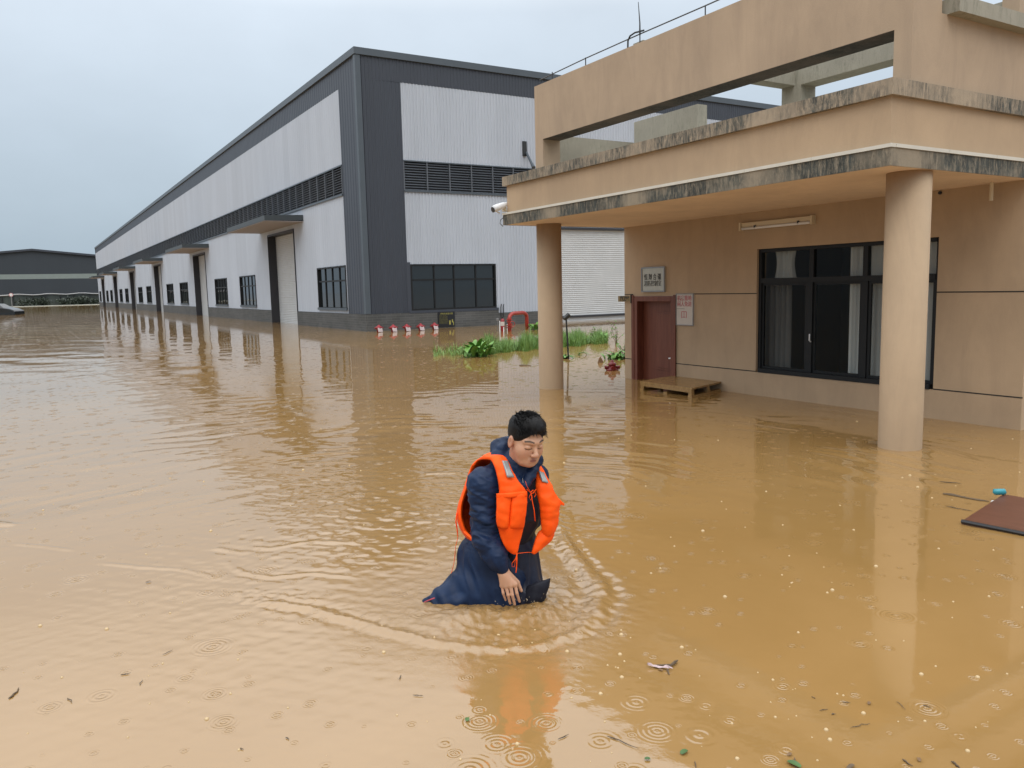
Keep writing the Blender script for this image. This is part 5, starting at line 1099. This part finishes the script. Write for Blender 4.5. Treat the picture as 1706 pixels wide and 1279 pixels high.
V, Q = loft([[P(836, 767, .042), P(846, 767.5, .036)], [P(840, 779, .080), P(850, 780, .073)], [P(845, 795, .111), P(857, 795, .098)]], .008, seed=45); cobj('reflective_patch', V, Q, mr_, pa)
# his left front panel (right in the photo)
B1 = [[P(886, 772, -.16), P(893, 772, -.17), P(900, 775, -.18)], [P(889, 783, -.085), P(898, 782, -.08), P(907, 787, -.10)], [P(893, 797, -.045), P(903, 796, -.03), P(914, 802, -.06)], [P(892, 812, -.02), P(907, 811, .0), P(922, 817, -.04)], [P(895, 826, -.01), P(913, 826, .012), P(934, 838, -.05)],
      [P(899, 843, -.01), P(915, 845, .018), P(932, 848, -.05)], [P(900.5, 862, -.01), P(915, 864, .018), P(929, 866, -.05)], [P(902, 880, -.01), P(914, 884, .012), P(926, 882, -.05)], [P(906, 892, -.02), P(912, 896, .0), P(919, 895, -.04)]]
pb = vp('life_vest_panel', B1, .020, seed=46, amp=.006)
V, Q = loft([[P(903, 881, -.03), P(914, 884, -.02), P(925, 884, -.05)], [P(896, 886, -.02), P(909, 895, -.0), P(919, 899, -.04)], [P(891, 900, .0), P(900, 906, .01), P(908, 908, -.02)], [P(887, 914, .01), P(892, 917, .012), P(897, 916, .0)], [P(885.5, 921, .01), P(887.5, 923, .012), P(889, 922, .008)]], .02, seed=47, amp=.002); cobj('lower_flap', V, Q, mo, pb)
V, Q = loft([[P(897, 784, -.050), P(906, 787, -.065)], [P(900, 794, -.017), P(910.5, 797, -.027)], [P(903.5, 802, .006), P(914, 805, -.009)]], .008, seed=48); cobj('reflective_patch', V, Q, mr_, pb)
V, Q = loft([[P(930, 829, -.05), P(931, 840, -.05)], [P(936, 835, -.05), P(935.5, 841, -.05)], [P(940.5, 839, -.055), P(939.5, 842.5, -.055)]], .005, seed=49); cobj('side_strap', V, Q, mo, pb)
# back panel, wrapping round behind the arm
BK = [[P(826, 756, -.13), P(808, 758, -.15), P(794, 767, -.14), P(786, 775, -.10)], [P(840, 775, -.27), P(805, 768, -.27), P(787, 781, -.22), P(781, 795, -.12)], [P(850, 800, -.31), P(800, 795, -.31), P(777, 812, -.24), P(775.5, 815, -.08)], [P(850, 830, -.33), P(795, 830, -.33), P(767, 838, -.24), P(768, 838, -.06)],
      [P(850, 860, -.32), P(795, 862, -.32), P(761, 858, -.23), P(767, 862, -.05)], [P(850, 885, -.31), P(800, 885, -.31), P(769, 882, -.22), P(774, 884, -.05)], [P(850, 903, -.29), P(805, 903, -.28), P(781, 897, -.20), P(786, 899, -.04)], [P(850, 908, -.27), P(815, 909, -.25), P(795, 903, -.18), P(801, 906, -.04)]]
pk_ = vp('life_vest_back', BK, .022, seed=50, amp=.003)
pb.parent = pa; pk_.parent = pa; pa.name = 'life_vest'; pb.name = 'front_panel'; pk_.name = 'back_panel'
for ch in list(pb.children): pass
def strap(pts, wd, name, flat=.35): mb = MB(); mb.tube([uvw2w(P(*p)) + O3 for p in pts], wd, 6, flat=flat); return mb.build(name, mo, pa, smooth=True, k=1)
strap([(761, 855, -.10), (759.5, 868, -.10), (762, 885, -.10), (763, 895, -.10), (759, 910, -.10), (758, 925, -.11), (756, 940, -.11), (752, 955, -.11), (751.5, 962, -.11)], [.011, .010, .009, .006, .004, .006, .004, .006, .004], 'back_tie')
strap([(774, 885, -.02), (785, 895, .02), (795, 903, .04), (806, 909, .05)], .010, 'waist_strap')
strap([(859, 922, .09), (868, 921, .06), (878, 920, .03), (888, 920, .015)], .0035, 'waist_tie')
strap([(862, 922, .10), (858, 932, .11), (853, 938, .112), (853, 944, .112), (857, 944, .112), (858, 936, .11), (862, 924, .10)], .0022, 'tie_loop'); strap([(861, 922, .10), (861, 935, .105), (860, 950, .10), (859.5, 954, .10)], .0028, 'tie_end')
strap([(878, 815, .09), (882, 819, .08), (887, 822, .05), (893, 815, .02)], .0035, 'chest_tie'); strap([(875, 801, .09), (878, 810, .09), (884, 820, .085), (887, 828, .08), (884, 833, .085), (881.5, 828, .085), (885, 821, .085)], .0026, 'bow_loop')
strap([(885, 821, .085), (887, 836, .08), (890, 850, .075), (891.5, 868, .07)], [.0025, .003, .0035, .0045], 'bow_end'); strap([(884, 820, .08), (888, 816, .06), (893, 823, .04), (890, 828, .05)], .0026, 'bow_loop')
mb = MB(); mb.tube([uvw2w(P(870.5, 797, .055)) + O3, uvw2w(P(871.5, 804, .075)) + O3], .002, 6); mb.build('zip_pull', M['metal'], jk, k=1)
